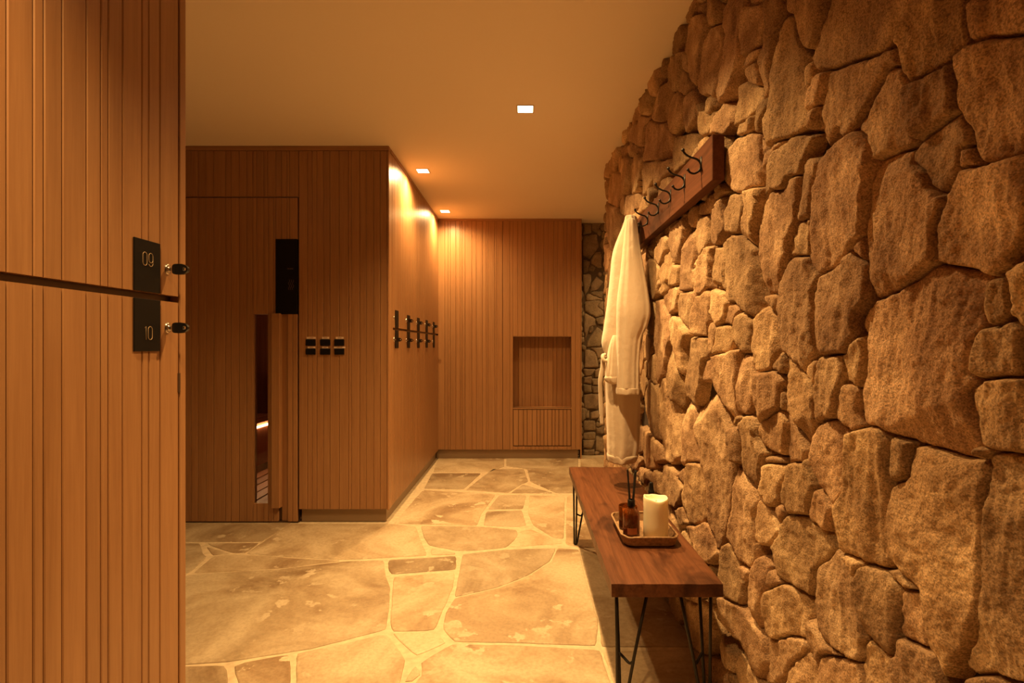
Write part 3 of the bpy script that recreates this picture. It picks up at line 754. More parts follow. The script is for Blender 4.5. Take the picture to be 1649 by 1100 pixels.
door = box('door_1', bx(282), bx(406.5), YB+.018, YB+.045, .012, 2.158, M['bronze'])
tag(door, 'oak plank sauna door with a tall slit window and black sign', 'door', kind='structure')
box('door_core', bx(432.5), bx(479), YB+.020, YB+.045, .012, 2.158, M['bronze'], door)
box('door_core', bx(406.5), bx(432.5), YB+.018, YB+.045, bz(504), 2.158, M['bronze'], door)
box('door_core', bx(406.5), bx(432.5), YB+.018, YB+.045, .012, bz(813), M['bronze'], door)
DT, DB = 2.156, .010
dls = [284.5]+dl[1:]
for a, b in zip(dls, dls[1:]): plank_f(door, bx(a), bx(b), DB, DT, YB)
zs1, zs0 = bz(505), bz(812)
for a, b in ((407, 413), (413, 424.5), (424.5, 432)):
    plank_f(door, bx(a), bx(b), zs1, DT, YB); plank_f(door, bx(a), bx(b), DB, zs0, YB)
plank_f(door, bx(432), bx(440), DB, DT, YB)
plank_f(door, bx(440), bx(444), bz(505), DT, YB)
for a, b in ((444, 453), (453, 462), (462, 466), (466, 479)): plank_f(door, bx(a), bx(b), bz(385), DT, YB)
hd = box('handle', bx(440), bx(453), YB-.026, YB+.018, bz(817), bz(505), M['oak'], door, .002)
box('handle_recess', bx(453), bx(463), YB+.013, YB+.019, DB, bz(506), M['oak'], door)
plank_f(door, bx(463), bx(471), DB, bz(506), YB); plank_f(door, bx(471), bx(479), DB, bz(506), YB)
plank_f(door, bx(440), bx(448), DB, bz(818), YB+.002); 
sg = box('sign', bx(444), bx(478.5), YB-.003, YB+.018, bz(506), bz(385), M['black'], door, .001)
bm = bmesh.new()
for k in range(3):
    cx = bx(466+k*3.1); P = [(cx+.0045*math.sin(t/14*4*math.pi), YB-.0038, bz(450.5)-(bz(450.5)-bz(467))*t/14) for t in range(15)]
    add_tube(bm, P, .0011, 5)
link('steam_symbol', from_bm(bm, 'steam_symbol'), M['signgrey'], sg)
def text_obj(txt, size, loc, rot, mat, parent, name):
    cu = bpy.data.curves.new(name, 'FONT'); cu.body = txt; cu.size = size; cu.extrude = .0003; cu.align_x = 'CENTER'; cu.align_y = 'CENTER'
    t = bpy.data.objects.new(name, cu); COL.objects.link(t); bpy.context.view_layer.update()
    me = bpy.data.meshes.new_from_object(t.evaluated_get(bpy.context.evaluated_depsgraph_get()))
    bpy.data.objects.remove(t); me.transform(Matrix.Rotation(rot[2], 4, 'Z') @ Matrix.Rotation(rot[0], 4, 'X'))
    me.materials.clear()
    return link(name, me, mat, parent, loc)
text_obj('SAUNA', .0125, (bx(467.8), YB-.0036, bz(433)), (math.pi/2, 0, 0), M['signgrey'], sg, 'lettering')
# slit window
wf = []
bm = bmesh.new()
add_box(bm, bx(406.6), bx(408.2), YB+.001, YB+.044, zs0, zs1); add_box(bm, bx(431.2), bx(432), YB+.001, YB+.044, zs0, zs1)
add_box(bm, bx(408.2), bx(431.2), YB+.001, YB+.044, zs0, zs0+.005); add_box(bm, bx(408.2), bx(431.2), YB+.001, YB+.044, zs1-.004, zs1)
link('window_frame', from_bm(bm, 'window_frame'), M['oak'], door)
box('window_pane', bx(408.2), bx(431.2), YB+.022, YB+.028, zs0+.005, zs1-.004, M['glass'], door)
o = box('door_sill', bx(282), bx(480), YB+.004, YB+.06, 0, .008, M['bronze'], door)

# sauna room seen through the slit
sr = box('wall_sauna_inner', -3.02, -3.0, YB+.06, 5.42, 0, 2.3, M['bronze']); tag(sr, 'dark red cedar plank wall inside the sauna', 'wall', kind='structure')
xs = splits(YB+.07, 5.40, 8, .07, .10)
for a, b in zip(xs, xs[1:]): plank_s(sr, a, b, 0, 2.3, -2.985, t=.014, mat='sauna')
box('end_wall', -3.0, -1.36, 5.40, 5.42, 0, 2.3, M['sauna'], sr)
box('partition', -1.38, -1.34, YB+.06, 5.42, 0, 2.3, M['sauna'], sr)
box('sauna_roof', -3.02, -1.34, YB+.06, 5.42, 2.3, 2.32, M['sauna'], sr)
sb = empty('sauna_bench', (-2.7, 4.5, 0)); tag(sb, 'low sauna bench with a glowing strip under its front edge, seen through the slit window', 'bench')
for k in range(6): box('slat', -2.975+k*.096, -2.975+k*.096+.084, 3.70, 5.38, .455, .48, M['sauna_y'], sb, .003)
box('bench_front', -2.425, -2.40, 3.70, 5.38, .10, .435, M['sauna'], sb)
box('light_strip', -2.404, -2.392, 3.75, 5.36, .440, .454, M['led'], sb)
sl = empty('sauna_fill_lamp', (-1.6, 5.39, 1.9)); tag(sl, 'small round lamp on the end wall inside the sauna', 'lamp')  # unseen lamp, added to lift the dark wood behind the slit
bm = bmesh.new(); bmesh.ops.create_uvsphere(bm, u_segments=16, v_segments=10, radius=.05)
link('globe', from_bm(bm, 'globe', True), emit('sauna_fill_globe', (1.0, .42, .16), 1.5), sl, (-1.6, 5.34, 1.9))
box('fill_lamp_base', -1.64, -1.56, 5.385, 5.40, 1.86, 1.94, M['sauna'], sl)
pl = bpy.data.lights.new('sauna_fill_light', 'POINT'); po = bpy.data.objects.new('sauna_fill_light', pl); COL.objects.link(po); po.location = (-1.6, 5.25, 1.9); pl.energy = 7; pl.color = (1, .45, .18); pl.shadow_soft_size = .05  # added fill light for the sauna walls
df = empty('duckboard', (-1.9, 4.4, 0)); tag(df, 'slatted wooden duckboard on the sauna floor', 'duckboard')
for k in range(9): box('slat', -2.38+k*.105, -2.38+k*.105+.09, 3.62, 5.36, .02, .045, M['sauna_y'], df, .002)
for yy in (3.8, 4.5, 5.2): box('batten', -2.38, -1.45, yy, yy+.04, 0, .02, M['sauna_y'], df)

# six switches
sw = [((492.6, 508.7), (494, 508.4), 0, 'narrow gap above its own row, over the widest of the lower captions'), ((515.8, 532.4), (518.8, 530.2), 0, ''), ((538.7, 554.8), (540.9, 553.4), 0, ''),
      ((492.6, 508.7), (495.6, 507.8), 1, ''), ((515.8, 532.4), (519, 528.6), 1, ''), ((538.7, 554.8), (538, 556), 1, '')]
swl = ['black wall switch in the upper row, next to the sauna door', 'black wall switch in the middle of the upper row', 'black wall switch in the upper row, at the end away from the sauna door',
       'black wall switch in the lower row, next to the sauna door', 'black wall switch in the middle of the lower row, under the shortest caption', 'black wall switch in the lower row under the widest caption strip']
for k, ((a, b), (c, d), row, _) in enumerate(sw):
    t = empty('wall_switch', (bx((a+b)/2), YB, bz(551.6 if row == 0 else 566)))
    tag(t, swl[k], 'switch', 'black switches beside the sauna door')
    y0, y1 = (546.6, 556.8) if row == 0 else (561.2, 571.2)
    box('rocker', bx(a), bx(b), YB-.008, YB, bz(y1), bz(y0), M['black'], t, .0035, 2)
    y0, y1 = (542.6, 545.9) if row == 0 else (558, 561)
    lb = box('caption_strip', bx(c), bx(d), YB-.003, YB, bz(y1), bz(y0), M['labelstrip'], t)
    n = 4
    box('caption_print', bx(c+(d-c)*.25), bx(d-(d-c)*.25), YB-.0034, YB-.0028, bz((y0+y1)/2+.45), bz((y0+y1)/2-.45), M['ink'], lb)

# ------------------------------------------------------------------ lockers
FX = -.905
GZ0, GZ1 = EYE+.1136, EYE+.130
def lock_part(parent, y, z):
    bm = bmesh.new()
    prof = [(0, .006), (.004, .006), (.0045, .003), (.0075, .0035), (.0095, .0045), (.0105, .003), (.0112, 0)]
    add_lathe(bm, prof, 24)
    for v in bm.verts: v.co = Vector((v.co.z, v.co.x*.9, v.co.y*1.25))
    return link('lock', from_bm(bm, 'lock', True), M['steel'], parent, (FX, y, z))
def key_thing(y, z, label, group=None):
    t = empty('key', (FX+.006, y, z)); tag(t, label, 'key', group)
    box('key_blade', FX+.005, FX+.016, y-.001, y+.001, z-.004, z+.004, M['steel'], t)
    out = []; inn = []
    for k in range(28):
        a = k/28*2*math.pi; c, s_ = math.cos(a), math.sin(a)
        ex = 1 if c > 0 else .45
        px = .020*(abs(c)**ex)*(1 if c > 0 else -1); pz = .0135*(abs(s_)**(1 if c > 0 else .45))*(1 if s_ > 0 else -1)
        out.append((px, pz)); inn.append((.011+.0042*c, .0048*s_))
    V = []
    for yy in (-.004, .004):
        V += [(p[0], yy, p[1]) for p in out]; V += [(p[0], yy, p[1]) for p in inn]
    Fc = []
    for k in range(28):
        j = (k+1) % 28
        Fc += [(k, j, 28+j, 28+k), (56+k, 84+k, 84+j, 56+j), (k, 56+k, 56+j, j), (28+k, 28+j, 84+j, 84+k)]
    link('key_head', mesh('key_head', V, Fc), M['keyblack'], t, (FX+.034, y, z))
    return t
def stroke(parent, P, closed, y, z, rad=.0007):
    bm = bmesh.new(); add_tube(bm, [(0, a, b) for a, b in P], rad, 6, True, closed)
    return link('numeral', from_bm(bm, 'numeral', True), M['brass'], parent, (FX+.0045, y, z))
def ring0(w_, h_, n=6):
    r = w_/2; P = []
    for k in range(n+1): a = math.pi*k/n; P.append((r*math.cos(a), h_/2-r+r*math.sin(a)))
    for k in range(n+1): a = math.pi+math.pi*k/n; P.append((r*math.cos(a), -h_/2+r+r*math.sin(a)))
    return P

TOPN = 2.47
nlines = [.80, .911, .960, .981, 1.020, 1.0765, 1.1127, 1.1326, 1.1728, 1.2318, 1.2541, 1.2925, 1.362]
def near_locker(z0, z1, lines, label, plate=None, digits=None, lockz=None):
    t = empty('locker', (FX, (lines[0]+lines[-1])/2, z0)); tag(t, label, 'locker', 'oak plank lockers nearest the viewpoint')
    d = box('door', FX-.030, FX-.0165, lines[0]+.001, lines[-1]-.001, z0, z1, M['oak_y'], t)
    for a, b in zip(lines, lines[1:]): plank_s(d, a, b, z0, z1, FX)
    if plate:
        p = box('number_plate', FX, FX+.004, 1.203, 1.288, plate[0], plate[1], M['black'], t, .0006)
        zc = 1.378 if digits == '09' else 1.202
        W_, H_ = .0135, .0315
        if digits == '09':
            stroke(p, ring0(W_, H_), True, 1.2350, zc)
            r = W_/2; P = [(r*math.cos(a), H_/2-r+r*math.sin(a)) for a in np.linspace(0, math.pi, 7)]
            P += [(-r, .002)]+[(r*math.cos(a), -.0005+r*math.sin(a)) for a in np.linspace(math.pi, 2*math.pi, 7)]
            stroke(p, P, True, 1.2545, zc)
            stroke(p, [(r, 0), (r, -H_/2+r)]+[(r*math.cos(a), -H_/2+r-r*math.sin(a)) for a in np.linspace(0, math.pi*.9, 6)], False, 1.2545, zc)
        else:
            stroke(p, [(-.004, H_/2-.004), (0, H_/2), (0, -H_/2)], False, 1.2385, zc)
            stroke(p, ring0(W_, H_), True, 1.2525, zc)
    if lockz: lock_part(t, 1.3185, lockz)
    return t
near_locker(GZ1, TOPN, nlines, 'upper oak locker numbered 09 above the groove', (GZ1+.0005, EYE+.253), '09', EYE+.195)
near_locker(.091, GZ0, nlines, 'lower oak locker numbered 10 below the groove', (EYE-.0115, GZ0-.0005), '10', EYE+.047)
key_thing(1.3185, EYE+.195, 'black-headed key in the upper lock, above the long groove')
key_thing(1.3185, EYE+.047, 'black-headed key in the lower lock, below the long groove')
l2 = splits(.235, .798, 12, .03, .08)
near_locker(GZ1, TOPN, l2, 'upper oak locker beside locker 09, cut off by the picture edge')
near_locker(.091, GZ0, l2, 'lower oak locker beside locker 10, cut off by the picture edge')
cb = box('locker_cabinet', FX-.50, FX-.031, -.6, 1.389, .0, 2.47, M['oak_y']); tag(cb, 'oak carcass holding the lockers nearest the viewpoint', 'cabinet')
cb = empty('trim_1', (FX, 0, 0)); tag(cb, 'oak end stile, dark groove and cornice framing the numbered lockers', 'trim', kind='structure')
box('end_stile', FX-.030, FX+.001, 1.3655, 1.389, 0, TOPN, M['oak'], cb, .0015)
box('groove_channel', FX-.031, FX-.024, -.6, 1.362, GZ0-.004, GZ1+.004, M['bronze'], cb)
box('cornice', FX-.48, FX+.001, -.6, 1.389, TOPN+.003, CEIL-.001, M['oak_y'], cb)
box('kickboard', FX-.031, FX-.028, -.6, 1.36, 0, .09, M['kick'], cb)
box('blank_panel', FX-.030, FX, -.6, .233, .091, TOPN, M['oak_y'], cb)
box('hinge', FX-.004, FX+.0018, 1.358, 1.366, EYE-.120, EYE-.070, M['bronze'], cb)

# corridor lockers
cc = box('locker_cabinet', FX-.44, FX-.031, YB+.062, 5.425, .091, 2.47, M['oak_y']); tag(cc, 'oak carcass of the small lockers round the corner from the sauna door', 'cabinet')
cc = empty('trim_2', (FX, 4.4, 0)); tag(cc, 'oak end stile, dark groove and cornice framing the passage lockers', 'trim', kind='structure')
box('end_stile', FX-.030, FX, YB+.078, 3.565, .091, TOPN, M['oak'], cc, .001)
box('groove_channel', FX-.031, FX-.020, 3.566, 5.425, GZ0-.004, GZ1+.004, M['bronze'], cc)
box('cornice', FX-.40, FX+.001, YB+.06, 5.425, TOPN+.003, CEIL-.001, M['oak_y'], cc)
box('kickboard', FX-.045, FX-.030, YB+.045, 5.44, 0, .0895, M['kick'], cc)
ordn = ['first locker in from the corner', 'second locker in from the corner', 'third locker in from the corner', 'fourth locker in from the corner', 'last locker before the panelled end wall']
for i in range(5):
    ya = 3.568+.3712*i; yb = ya+.3702
    for up in (1, 0):
        z0, z1 = (GZ1, TOPN) if up else (.091, GZ0)
        row = 'upper' if up else 'lower'
        t = empty('locker', (FX, (ya+yb)/2, z0)); tag(t, f'{row} row oak locker with a plate and lock, {ordn[i]}', 'locker', 'small oak lockers in the passage')
        bm = bmesh.new(); ls = splits(ya, yb, 50+i, .035, .085)
        for a, b in zip(ls, ls[1:]):
            me = plank_s_mesh(b-a-.0014, .016, z1-z0); me.transform(Matrix.Translation((0, (a+b)/2-(ya+yb)/2, 0))); bm.from_mesh(me); bpy.data.meshes.remove(me)
        link('door', from_bm(bm, 'door'), M['oak'], t, (FX, (ya+yb)/2, (z0+z1)/2))
        box('door_back', FX-.029, FX-.0165, ya, yb, z0, z1, M['bronze'], t)
        pz = (GZ1+.0005, EYE+.253-.012*(i > 0)) if up else (EYE-.0115, GZ0-.0005)
        box('number_plate', FX, FX+.004, ya+.052, ya+.142, pz[0], pz[1], M['black'], t, .0006)
        lz = EYE+.195 if up else EYE+.047
        lock_part(t, ya+.025, lz)
        if not (up and i == 0) and not (not up and i == 4):
            key_thing(ya+.025, lz, f'black-headed key in the {row} row, {ordn[i]}', 'keys in the passage lockers')

# ------------------------------------------------------------------ panelled end wall with niche
YE = 5.43; KE = YE/F
ex = lambda px: (px-VX)*KE
ez = lambda py: EYE+(VY-py)*KE
wb = empty('wall_back', (0, YE, 0)); tag(wb, 'oak panelled end wall with a square open niche', 'wall', kind='structure')
el = [705, 716, 721.6, 725, 734, 741, 744, 749, 760, 767, 777, 783, 786, 797, 800, 809.3]
e2 = [809.7]+[ex_ for ex_ in (821,)]+[826]
TE, BE = ez(356), .097
nl = [826, 834, 840.5, 846, 855, 862, 868, 876, 883, 892, 898, 907, 913, 920]
for a, b in list(zip(el, el[1:]))+list(zip(e2, e2[1:]))+[(920, 927), (927, 934.6)]: plank_f(wb, ex(a), ex(b), BE, TE, YE)
NZ1, NZ0 = ez(542), ez(657)
for a, b in zip(nl, nl[1:]):
    plank_f(wb, ex(a), ex(b), NZ1+.008, TE, YE)
    plank_f(wb, ex(a), ex(b), BE, ez(719), YE)
vp = empty('vent_panel', (ex(873), YE, .3)); vp.parent = wb; vp.location = Vector((ex(873), YE, .3))-Vector(wb.location)
vl = [826.5, 835, 843, 849, 857, 864.5, 870, 876, 882, 889, 894, 900, 907, 913, 919.5]
for a, b in zip(vl, vl[1:]): plank_f(vp, ex(a), ex(b), ez(717.5), ez(660), YE+.001, gap=.0045)
box('wall_core', ex(705), ex(826), YE+.017, YE+.06, BE, CEIL, M['bronze'], wb)
box('wall_core', ex(920), ex(934), YE+.017, YE+.06, BE, CEIL, M['bronze'], wb)
box('wall_core', ex(826), ex(920), YE+.017, YE+.06, NZ1, CEIL, M['bronze'], wb)
box('wall_core', ex(826), ex(920), YE+.017, YE+.06, BE, NZ0, M['bronze'], wb)
box('side_panel', ex(934.7), ex(934.7)+.012, YE, YE+.15, .0, CEIL-.001, M['oak'], wb)
box('cornice', ex(705), ex(935), YE-.004, YE+.05, TE+.002, CEIL-.001, M['oak_h'], wb)
ni = box('niche', ex(826), ex(920), YE+.16, YE+.17, NZ0, NZ1, M['oak'], wb)
for a, b in zip(nl, nl[1:]): plank_f(ni, ex(a), ex(b), NZ0, NZ1, YE+.148, t=.011)
box('niche_side', ex(826)-.012, ex(826), YE+.001, YE+.16, NZ0-.012, NZ1+.008, M['oak'], ni)
box('niche_side', ex(920), ex(920)+.012, YE+.001, YE+.16, NZ0-.012, NZ1+.008, M['oak'], ni)
box('niche_top', ex(826), ex(920), YE+.001, YE+.16, NZ1, NZ1+.007, M['oak_h'], ni)
box('niche_shelf', ex(826), ex(920), YE+.001, YE+.16, NZ0-.012, NZ0, M['oak_h'], ni, .001)
kb = box('baseboard_back', ex(705)-.02, ex(931), YE+.03, YE+.045, 0, BE-.005, M['kick']); tag(kb, 'bronze kickboard under the panelled end wall', 'baseboard', kind='structure')

# ------------------------------------------------------------------ ceiling downlights
dlab = ['square recessed downlight in the open ceiling in front of the hooks', 'square recessed downlight beside the panelled corner', 'small-looking square downlight near the panelled end wall',
        'square downlight overhead near the bench, out of view', 'square downlight over the lockers, out of view', 'square downlight in the alcove behind the stone corner', 'square downlight before the sauna door, out of view']
for i, (lx, ly, *_r) in enumerate(LAMPS):
    t = empty('downlight', (lx, ly, CEIL)); tag(t, dlab[i], 'ceiling light', 'square ceiling downlights')
    bm = bmesh.new(); a, b_ = .0485, .042
    for (x0, x1, y0, y1) in ((-a, a, -a, -b_), (-a, a, b_, a), (-a, -b_, -b_, b_), (b_, a, -b_, b_)): add_box(bm, x0, x1, y0, y1, -.003, 0)
    link('trim_ring', from_bm(bm, 'trim_ring'), M['trimwhite'], t, (lx, ly, CEIL-.0002))
    box('diffuser', lx-.0415, lx+.0415, ly-.0415, ly+.0415, CEIL-.0018, CEIL-.0004, M['lens'], t)

# ------------------------------------------------------------------ bench
ZB = .45; BX0, BX1, BY0, BY1 = .262, .601, 1.583, 3.118
be = empty('bench', ((BX0+BX1)/2, (BY0+BY1)/2, 0)); tag(be, 'long low bench of reclaimed wood on black hairpin legs by the stone wall', 'bench')
bm = bmesh.new()
nx, ny = 14, 60
rb = random.Random(4)
def topz(i, j):
    x = BX0+(BX1-BX0)*i/nx; y = BY0+(BY1-BY0)*j/ny
    return float(fbm(np.array([x*9.]), np.array([y*1.8]), 61, 3)[0])*.0016
G = [[bm.verts.new((BX0+(BX1-BX0)*i/nx+(0 if 0 < i < nx else .0015*(vnoise(np.array([j*.7]), np.array([i*1.]), 3)[0])), BY0+(BY1-BY0)*j/ny+(0 if 0 < j < ny else .0012*math.sin(i*2.1)), ZB+topz(i, j)-(.0 if 0 < i < nx and 0 < j < ny else .0012))) for j in range(ny+1)] for i in range(nx+1)]
B_ = [[bm.verts.new((BX0+(BX1-BX0)*i/nx, BY0+(BY1-BY0)*j/ny, ZB-.041)) for j in range(ny+1)] for i in range(nx+1)]
for i in range(nx):
    for j in range(ny):
        bm.faces.new((G[i][j], G[i+1][j], G[i+1][j+1], G[i][j+1])); bm.faces.new((B_[i][j], B_[i][j+1], B_[i+1][j+1], B_[i+1][j]))
for i in range(nx):
    bm.faces.new((G[i][0], B_[i][0], B_[i+1][0], G[i+1][0])); bm.faces.new((G[i][ny], G[i+1][ny], B_[i+1][ny], B_[i][ny]))
for j in range(ny):
    bm.faces.new((G[0][j], G[0][j+1], B_[0][j+1], B_[0][j])); bm.faces.new((G[nx][j], B_[nx][j], B_[nx][j+1], G[nx][j+1]))
me = from_bm(bm, 'seat'); me.transform(Matrix.Translation((-(BX0+BX1)/2, -(BY0+BY1)/2, -ZB)))
link('seat', me, M['bench'], be, ((BX0+BX1)/2, (BY0+BY1)/2, ZB))
def hairpin(x, y, sx, sy):
    zt = ZB-.042
    bm = bmesh.new(); r = .0052
    P = [(x, y, zt), (x+sx*.002, y, .25), (x+sx*.004, y, .012)]+[(x+sx*(.012-.009*math.cos(a)), y, .012-.007*math.sin(a)) for a in np.linspace(.3, math.pi-.3, 5)]+[(x+sx*.022, y, .02), (x+sx*.055, y, .20), (x+sx*.098, y, zt)]
    add_tube(bm, P, r, 8)
    P2 = [(x+sx*.012, y+sy*.075, zt), (x+sx*.014, y+sy*.035, .19), (x+sx*.014, y+sy*.004, .012)]
    add_tube(bm, P2, r, 8)
    add_box(bm, min(x-sx*.008, x+sx*.11), max(x-sx*.008, x+sx*.11), min(y-sy*.01, y+sy*.09), max(y-sy*.01, y+sy*.09), zt-.003, zt+.0005)
    o = link('leg', from_bm(bm, 'leg', True), M['iron'], be)
    bm = bmesh.new()
    add_tube(bm, spline([(x+sx*.014, y+sy*.035, .195), (x+sx*.026, y+sy*.026, .186), (x+sx*.042, y+sy*.010, .176), (x+sx*.052, y, .185)], 4), .0045, 8)
    link('leg_brace', from_bm(bm, 'leg_brace', True), M['iron'], o)
for x, sx in ((BX0+.022, 1), (BX1-.022, -1)):
    for y, sy in ((BY0+.045, 1), (BY1-.045, -1)): hairpin(x, y, sx, sy)

# ------------------------------------------------------------------ tray and what stands on it
TX, TY, TZ = .452, 2.005, ZB+.0015
def rrect(hx, hy, r, n=6):
    P = []
    for cx, cy, a0 in ((hx-r, hy-r, 0), (-hx+r, hy-r, 90), (-hx+r, -hy+r, 180), (hx-r, -hy+r, 270)):
        for k in range(n+1): a = math.radians(a0+90*k/n); P.append((cx+r*math.cos(a), cy+r*math.sin(a)))
    return P
rg = [(rrect(.090, .132, .035), 0), (rrect(.094, .137, .036), .004), (rrect(.104, .147, .042), .034), (rrect(.0985, .1415, .040), .034), (rrect(.088, .130, .034), .006)]
V = []; Fc = []; n = len(rg[0][0])
for k, (P, z) in enumerate(rg):
    V += [(p[0]*(1+.012*math.sin(i*1.9)), p[1], z+(.0016*math.sin(i*1.3+k) if z > .01 else 0)) for i, p in enumerate(P)]
for k in range(4):
    for i in range(n): Fc.append((k*n+i, k*n+(i+1) % n, (k+1)*n+(i+1) % n, (k+1)*n+i))
Fc.append(tuple(range(n))[::-1]); Fc.append(tuple(range(4*n, 5*n)))
tr = empty('tray', (TX, TY, TZ)); tag(tr, 'shallow woven tray with rounded corners on the bench', 'tray')
link('tray_shell', mesh('tray_shell', V, Fc), M['tray'], tr, (TX, TY, TZ))
bm = bmesh.new()
add_tube(bm, [(p[0], p[1], .0345+.0016*math.sin(i*1.3)) for i, p in enumerate(rrect(.1012, .1442, .041))], .0042, 6, closed=True)
link('rim', from_bm(bm, 'rim', True), M['tray'], tr, (TX, TY, TZ))
TB = TZ+.007
# pillar candle
ca = empty('pillar_candle', (.486, 1.945, TB)); tag(ca, 'thick cream pillar candle with a wavy hollow top', 'candle')
bm = bmesh.new(); n = 56; R = .0455; H = .150
def rimz(a): return H+.0032*math.cos(a*2)+.0025*math.sin(a)+.0022*math.cos(a+2.6)+.0012*math.sin(5*a)
prof = [(.0, .0, 0), (R-.002, 0, 0), (R, .003, 0), (R*1.0, .05, 0), (R*.995, .10, 0), (R*.99, -.010, 1), (R*.965, -.0025, 1), (R*.93, 0, 1), (R*.87, -.004, 1), (R*.80, -.013, 1), (R*.6, -.021, 1), (R*.15, -.024, 1), (0, -.024, 1)]
rings = []
for r, z, top in prof:
    if r == 0: rings.append([bm.verts.new((0, 0, z+(H if top else 0)))]); continue
    rings.append([])
    for k in range(n):
        a = k*2*math.pi/n; rw = r*(1+.006*math.sin(3*a+z*20))
        zz = z if not top else z+(rimz(a) if r > R*.7 else H+(rimz(a)-H)*.3)
        rings[-1].append(bm.verts.new((rw*math.cos(a), rw*math.sin(a), zz)))
for A, B in zip(rings, rings[1:]):
    for k in range(n):
        if len(A) == 1: bm.faces.new((A[0], B[(k+1) % n], B[k]))
        elif len(B) == 1: bm.faces.new((A[k], A[(k+1) % n], B[0]))
        else: bm.faces.new((A[k], A[(k+1) % n], B[(k+1) % n], B[k]))
link('wax_body', from_bm(bm, 'wax_body', True), M['wax'], ca, (.486, 1.945, TB))
bm = bmesh.new(); add_tube(bm, [(0, 0, H-.026), (.001, 0, H-.018), (.003, .001, H-.012)], .0012, 6)
link('wick', from_bm(bm, 'wick'), M['reed'], ca, (.486, 1.945, TB))
# reed diffuser
def bottle(name, x, y, label, R=.031, H=.108, capR=.0135, capH=.026, cat='bottle'):
    t = empty(name, (x, y, TB)); tag(t, label, cat)
    bm = bmesh.new()
    add_lathe(bm, [(0, 0), (R-.004, 0), (R, .004), (R, H-.020), (R*.93, H-.010), (R*.62, H), (R*.42, H+.004), (R*.38, H+.012), (0, H+.012)], 36)
    link('bottle_glass', from_bm(bm, 'bottle_glass', True), M['amber'], t, (x, y, TB))
    return t
rd = bottle('reed_diffuser', .394, 1.940, 'brown glass reed diffuser with black reeds on the tray', cat='diffuser')
bm = bmesh.new(); add_lathe(bm, [(.0, .120), (.0, .143), (.0105, .143), (.0135, .141), (.0140, .120), (.0118, .118), (.0110, .110), (0, .110)][2:], 28)
link('collar', from_bm(bm, 'collar', True), M['cap'], rd, (.394, 1.940, TB))
for dx0, dy0, dx1, dy1 in ((.003, 0, -.0135, .004), (-.002, .003, -.0105, .012), (-.001, -.003, .0165, -.002), (.001, .001, .0195, .010), (0, .002, .0170, .016)):
    bm = bmesh.new(); add_tube(bm, [(dx0, dy0, .02), (dx0*.5+dx1*.5*.9, dy0*.5+dy1*.5*.9, .138), (dx1, dy1, .248+.004*dx0*1000/3)], .0033, 6)
    link('reed', from_bm(bm, 'reed'), M['reed'], rd, (.394, 1.940, TB))
V = []; Fc = []
for k in range(9):
    a = math.radians(-128+8.5*k); V += [(.0314*math.cos(a), .0314*math.sin(a), .022), (.0314*math.cos(a), .0314*math.sin(a), .045)]
for k in range(8): Fc.append((2*k, 2*k+2, 2*k+3, 2*k+1))
link('bottle_label', mesh('bottle_label', V, Fc), M['bottlelabel'], rd, (.394, 1.940, TB))
# glass jar behind the diffuser
x, y = .402, 2.045
gj = empty('candle_jar', (x, y, TB)); tag(gj, 'amber glass candle jar behind the reed diffuser', 'candle')
bm = bmesh.new(); add_lathe(bm, [(0, 0), (.032, 0), (.035, .004), (.036, .088), (.0345, .089), (.0335, .086), (.032, .010), (0, .008)], 36)
link('jar_glass', from_bm(bm, 'jar_glass', True), M['amber'], gj, (x, y, TB))
bm = bmesh.new(); add_lathe(bm, [(0, .009), (.0315, .009), (.0325, .060), (0, .059)], 30)
link('jar_wax', from_bm(bm, 'jar_wax', True), M['wax'], gj, (x, y, TB))
# spray bottle behind the candle
x, y = .4985, 2.065
sp = bottle('spray_bottle', x, y, 'brown bottle with a tall black spray cap behind the pillar candle', R=.029, H=.118)
bm = bmesh.new(); add_lathe(bm, [(0, .122), (.0125, .122), (.0128, .140), (.0095, .143), (.0090, .152), (.0080, .160), (.0078, .171), (.0060, .174), (0, .174)], 24)
link('spray_cap', from_bm(bm, 'spray_cap', True), M['cap'], sp, (x, y, TB))

# ------------------------------------------------------------------ hook board
HX = .600
cr = empty('coat_rack', (HX+.02, 2.26, 1.78)); tag(cr, 'dark stained wooden board with six black iron hooks on the stone wall', 'coat rack')
zt, zb = EYE+1.138*HX, EYE+.89*HX
box('board', HX, HX+.040, 1.675, 2.86, zb, zt, M['board'], cr, .002)
for k, hy in enumerate((1.78, 1.963, 2.154, 2.350, 2.556, 2.752)):
    zc = zb+.088
    pts = [(-.062, .048), (-.059, .041), (-.052, .033), (-.039, .025), (-.026, .021), (-.013, .016), (-.004, .006), (-.001, -.006), (-.005, -.019), (-.014, -.028), (-.026, -.032), (-.038, -.028), (-.045, -.019)]
    P = spline([(a, 0, b) for a, b in pts], 5)
    bm = bmesh.new(); add_tube(bm, P, .0036, 8)
    bmesh.ops.create_uvsphere(bm, u_segments=10, v_segments=8, radius=.0062, matrix=Matrix.Translation(P[0]))
    bmesh.ops.create_uvsphere(bm, u_segments=10, v_segments=8, radius=.0052, matrix=Matrix.Translation(P[-1]))
    add_box(bm, -.003, .0003, -.008, .008, -.024, .024)
    link('hook', from_bm(bm, 'hook', True), M['iron'], cr, (HX, hy, zc))
    bm = bmesh.new()
    for dz in (.019, -.019): bmesh.ops.create_uvsphere(bm, u_segments=8, v_segments=6, radius=.0035, matrix=Matrix.Translation((-.0035, .006, dz)))

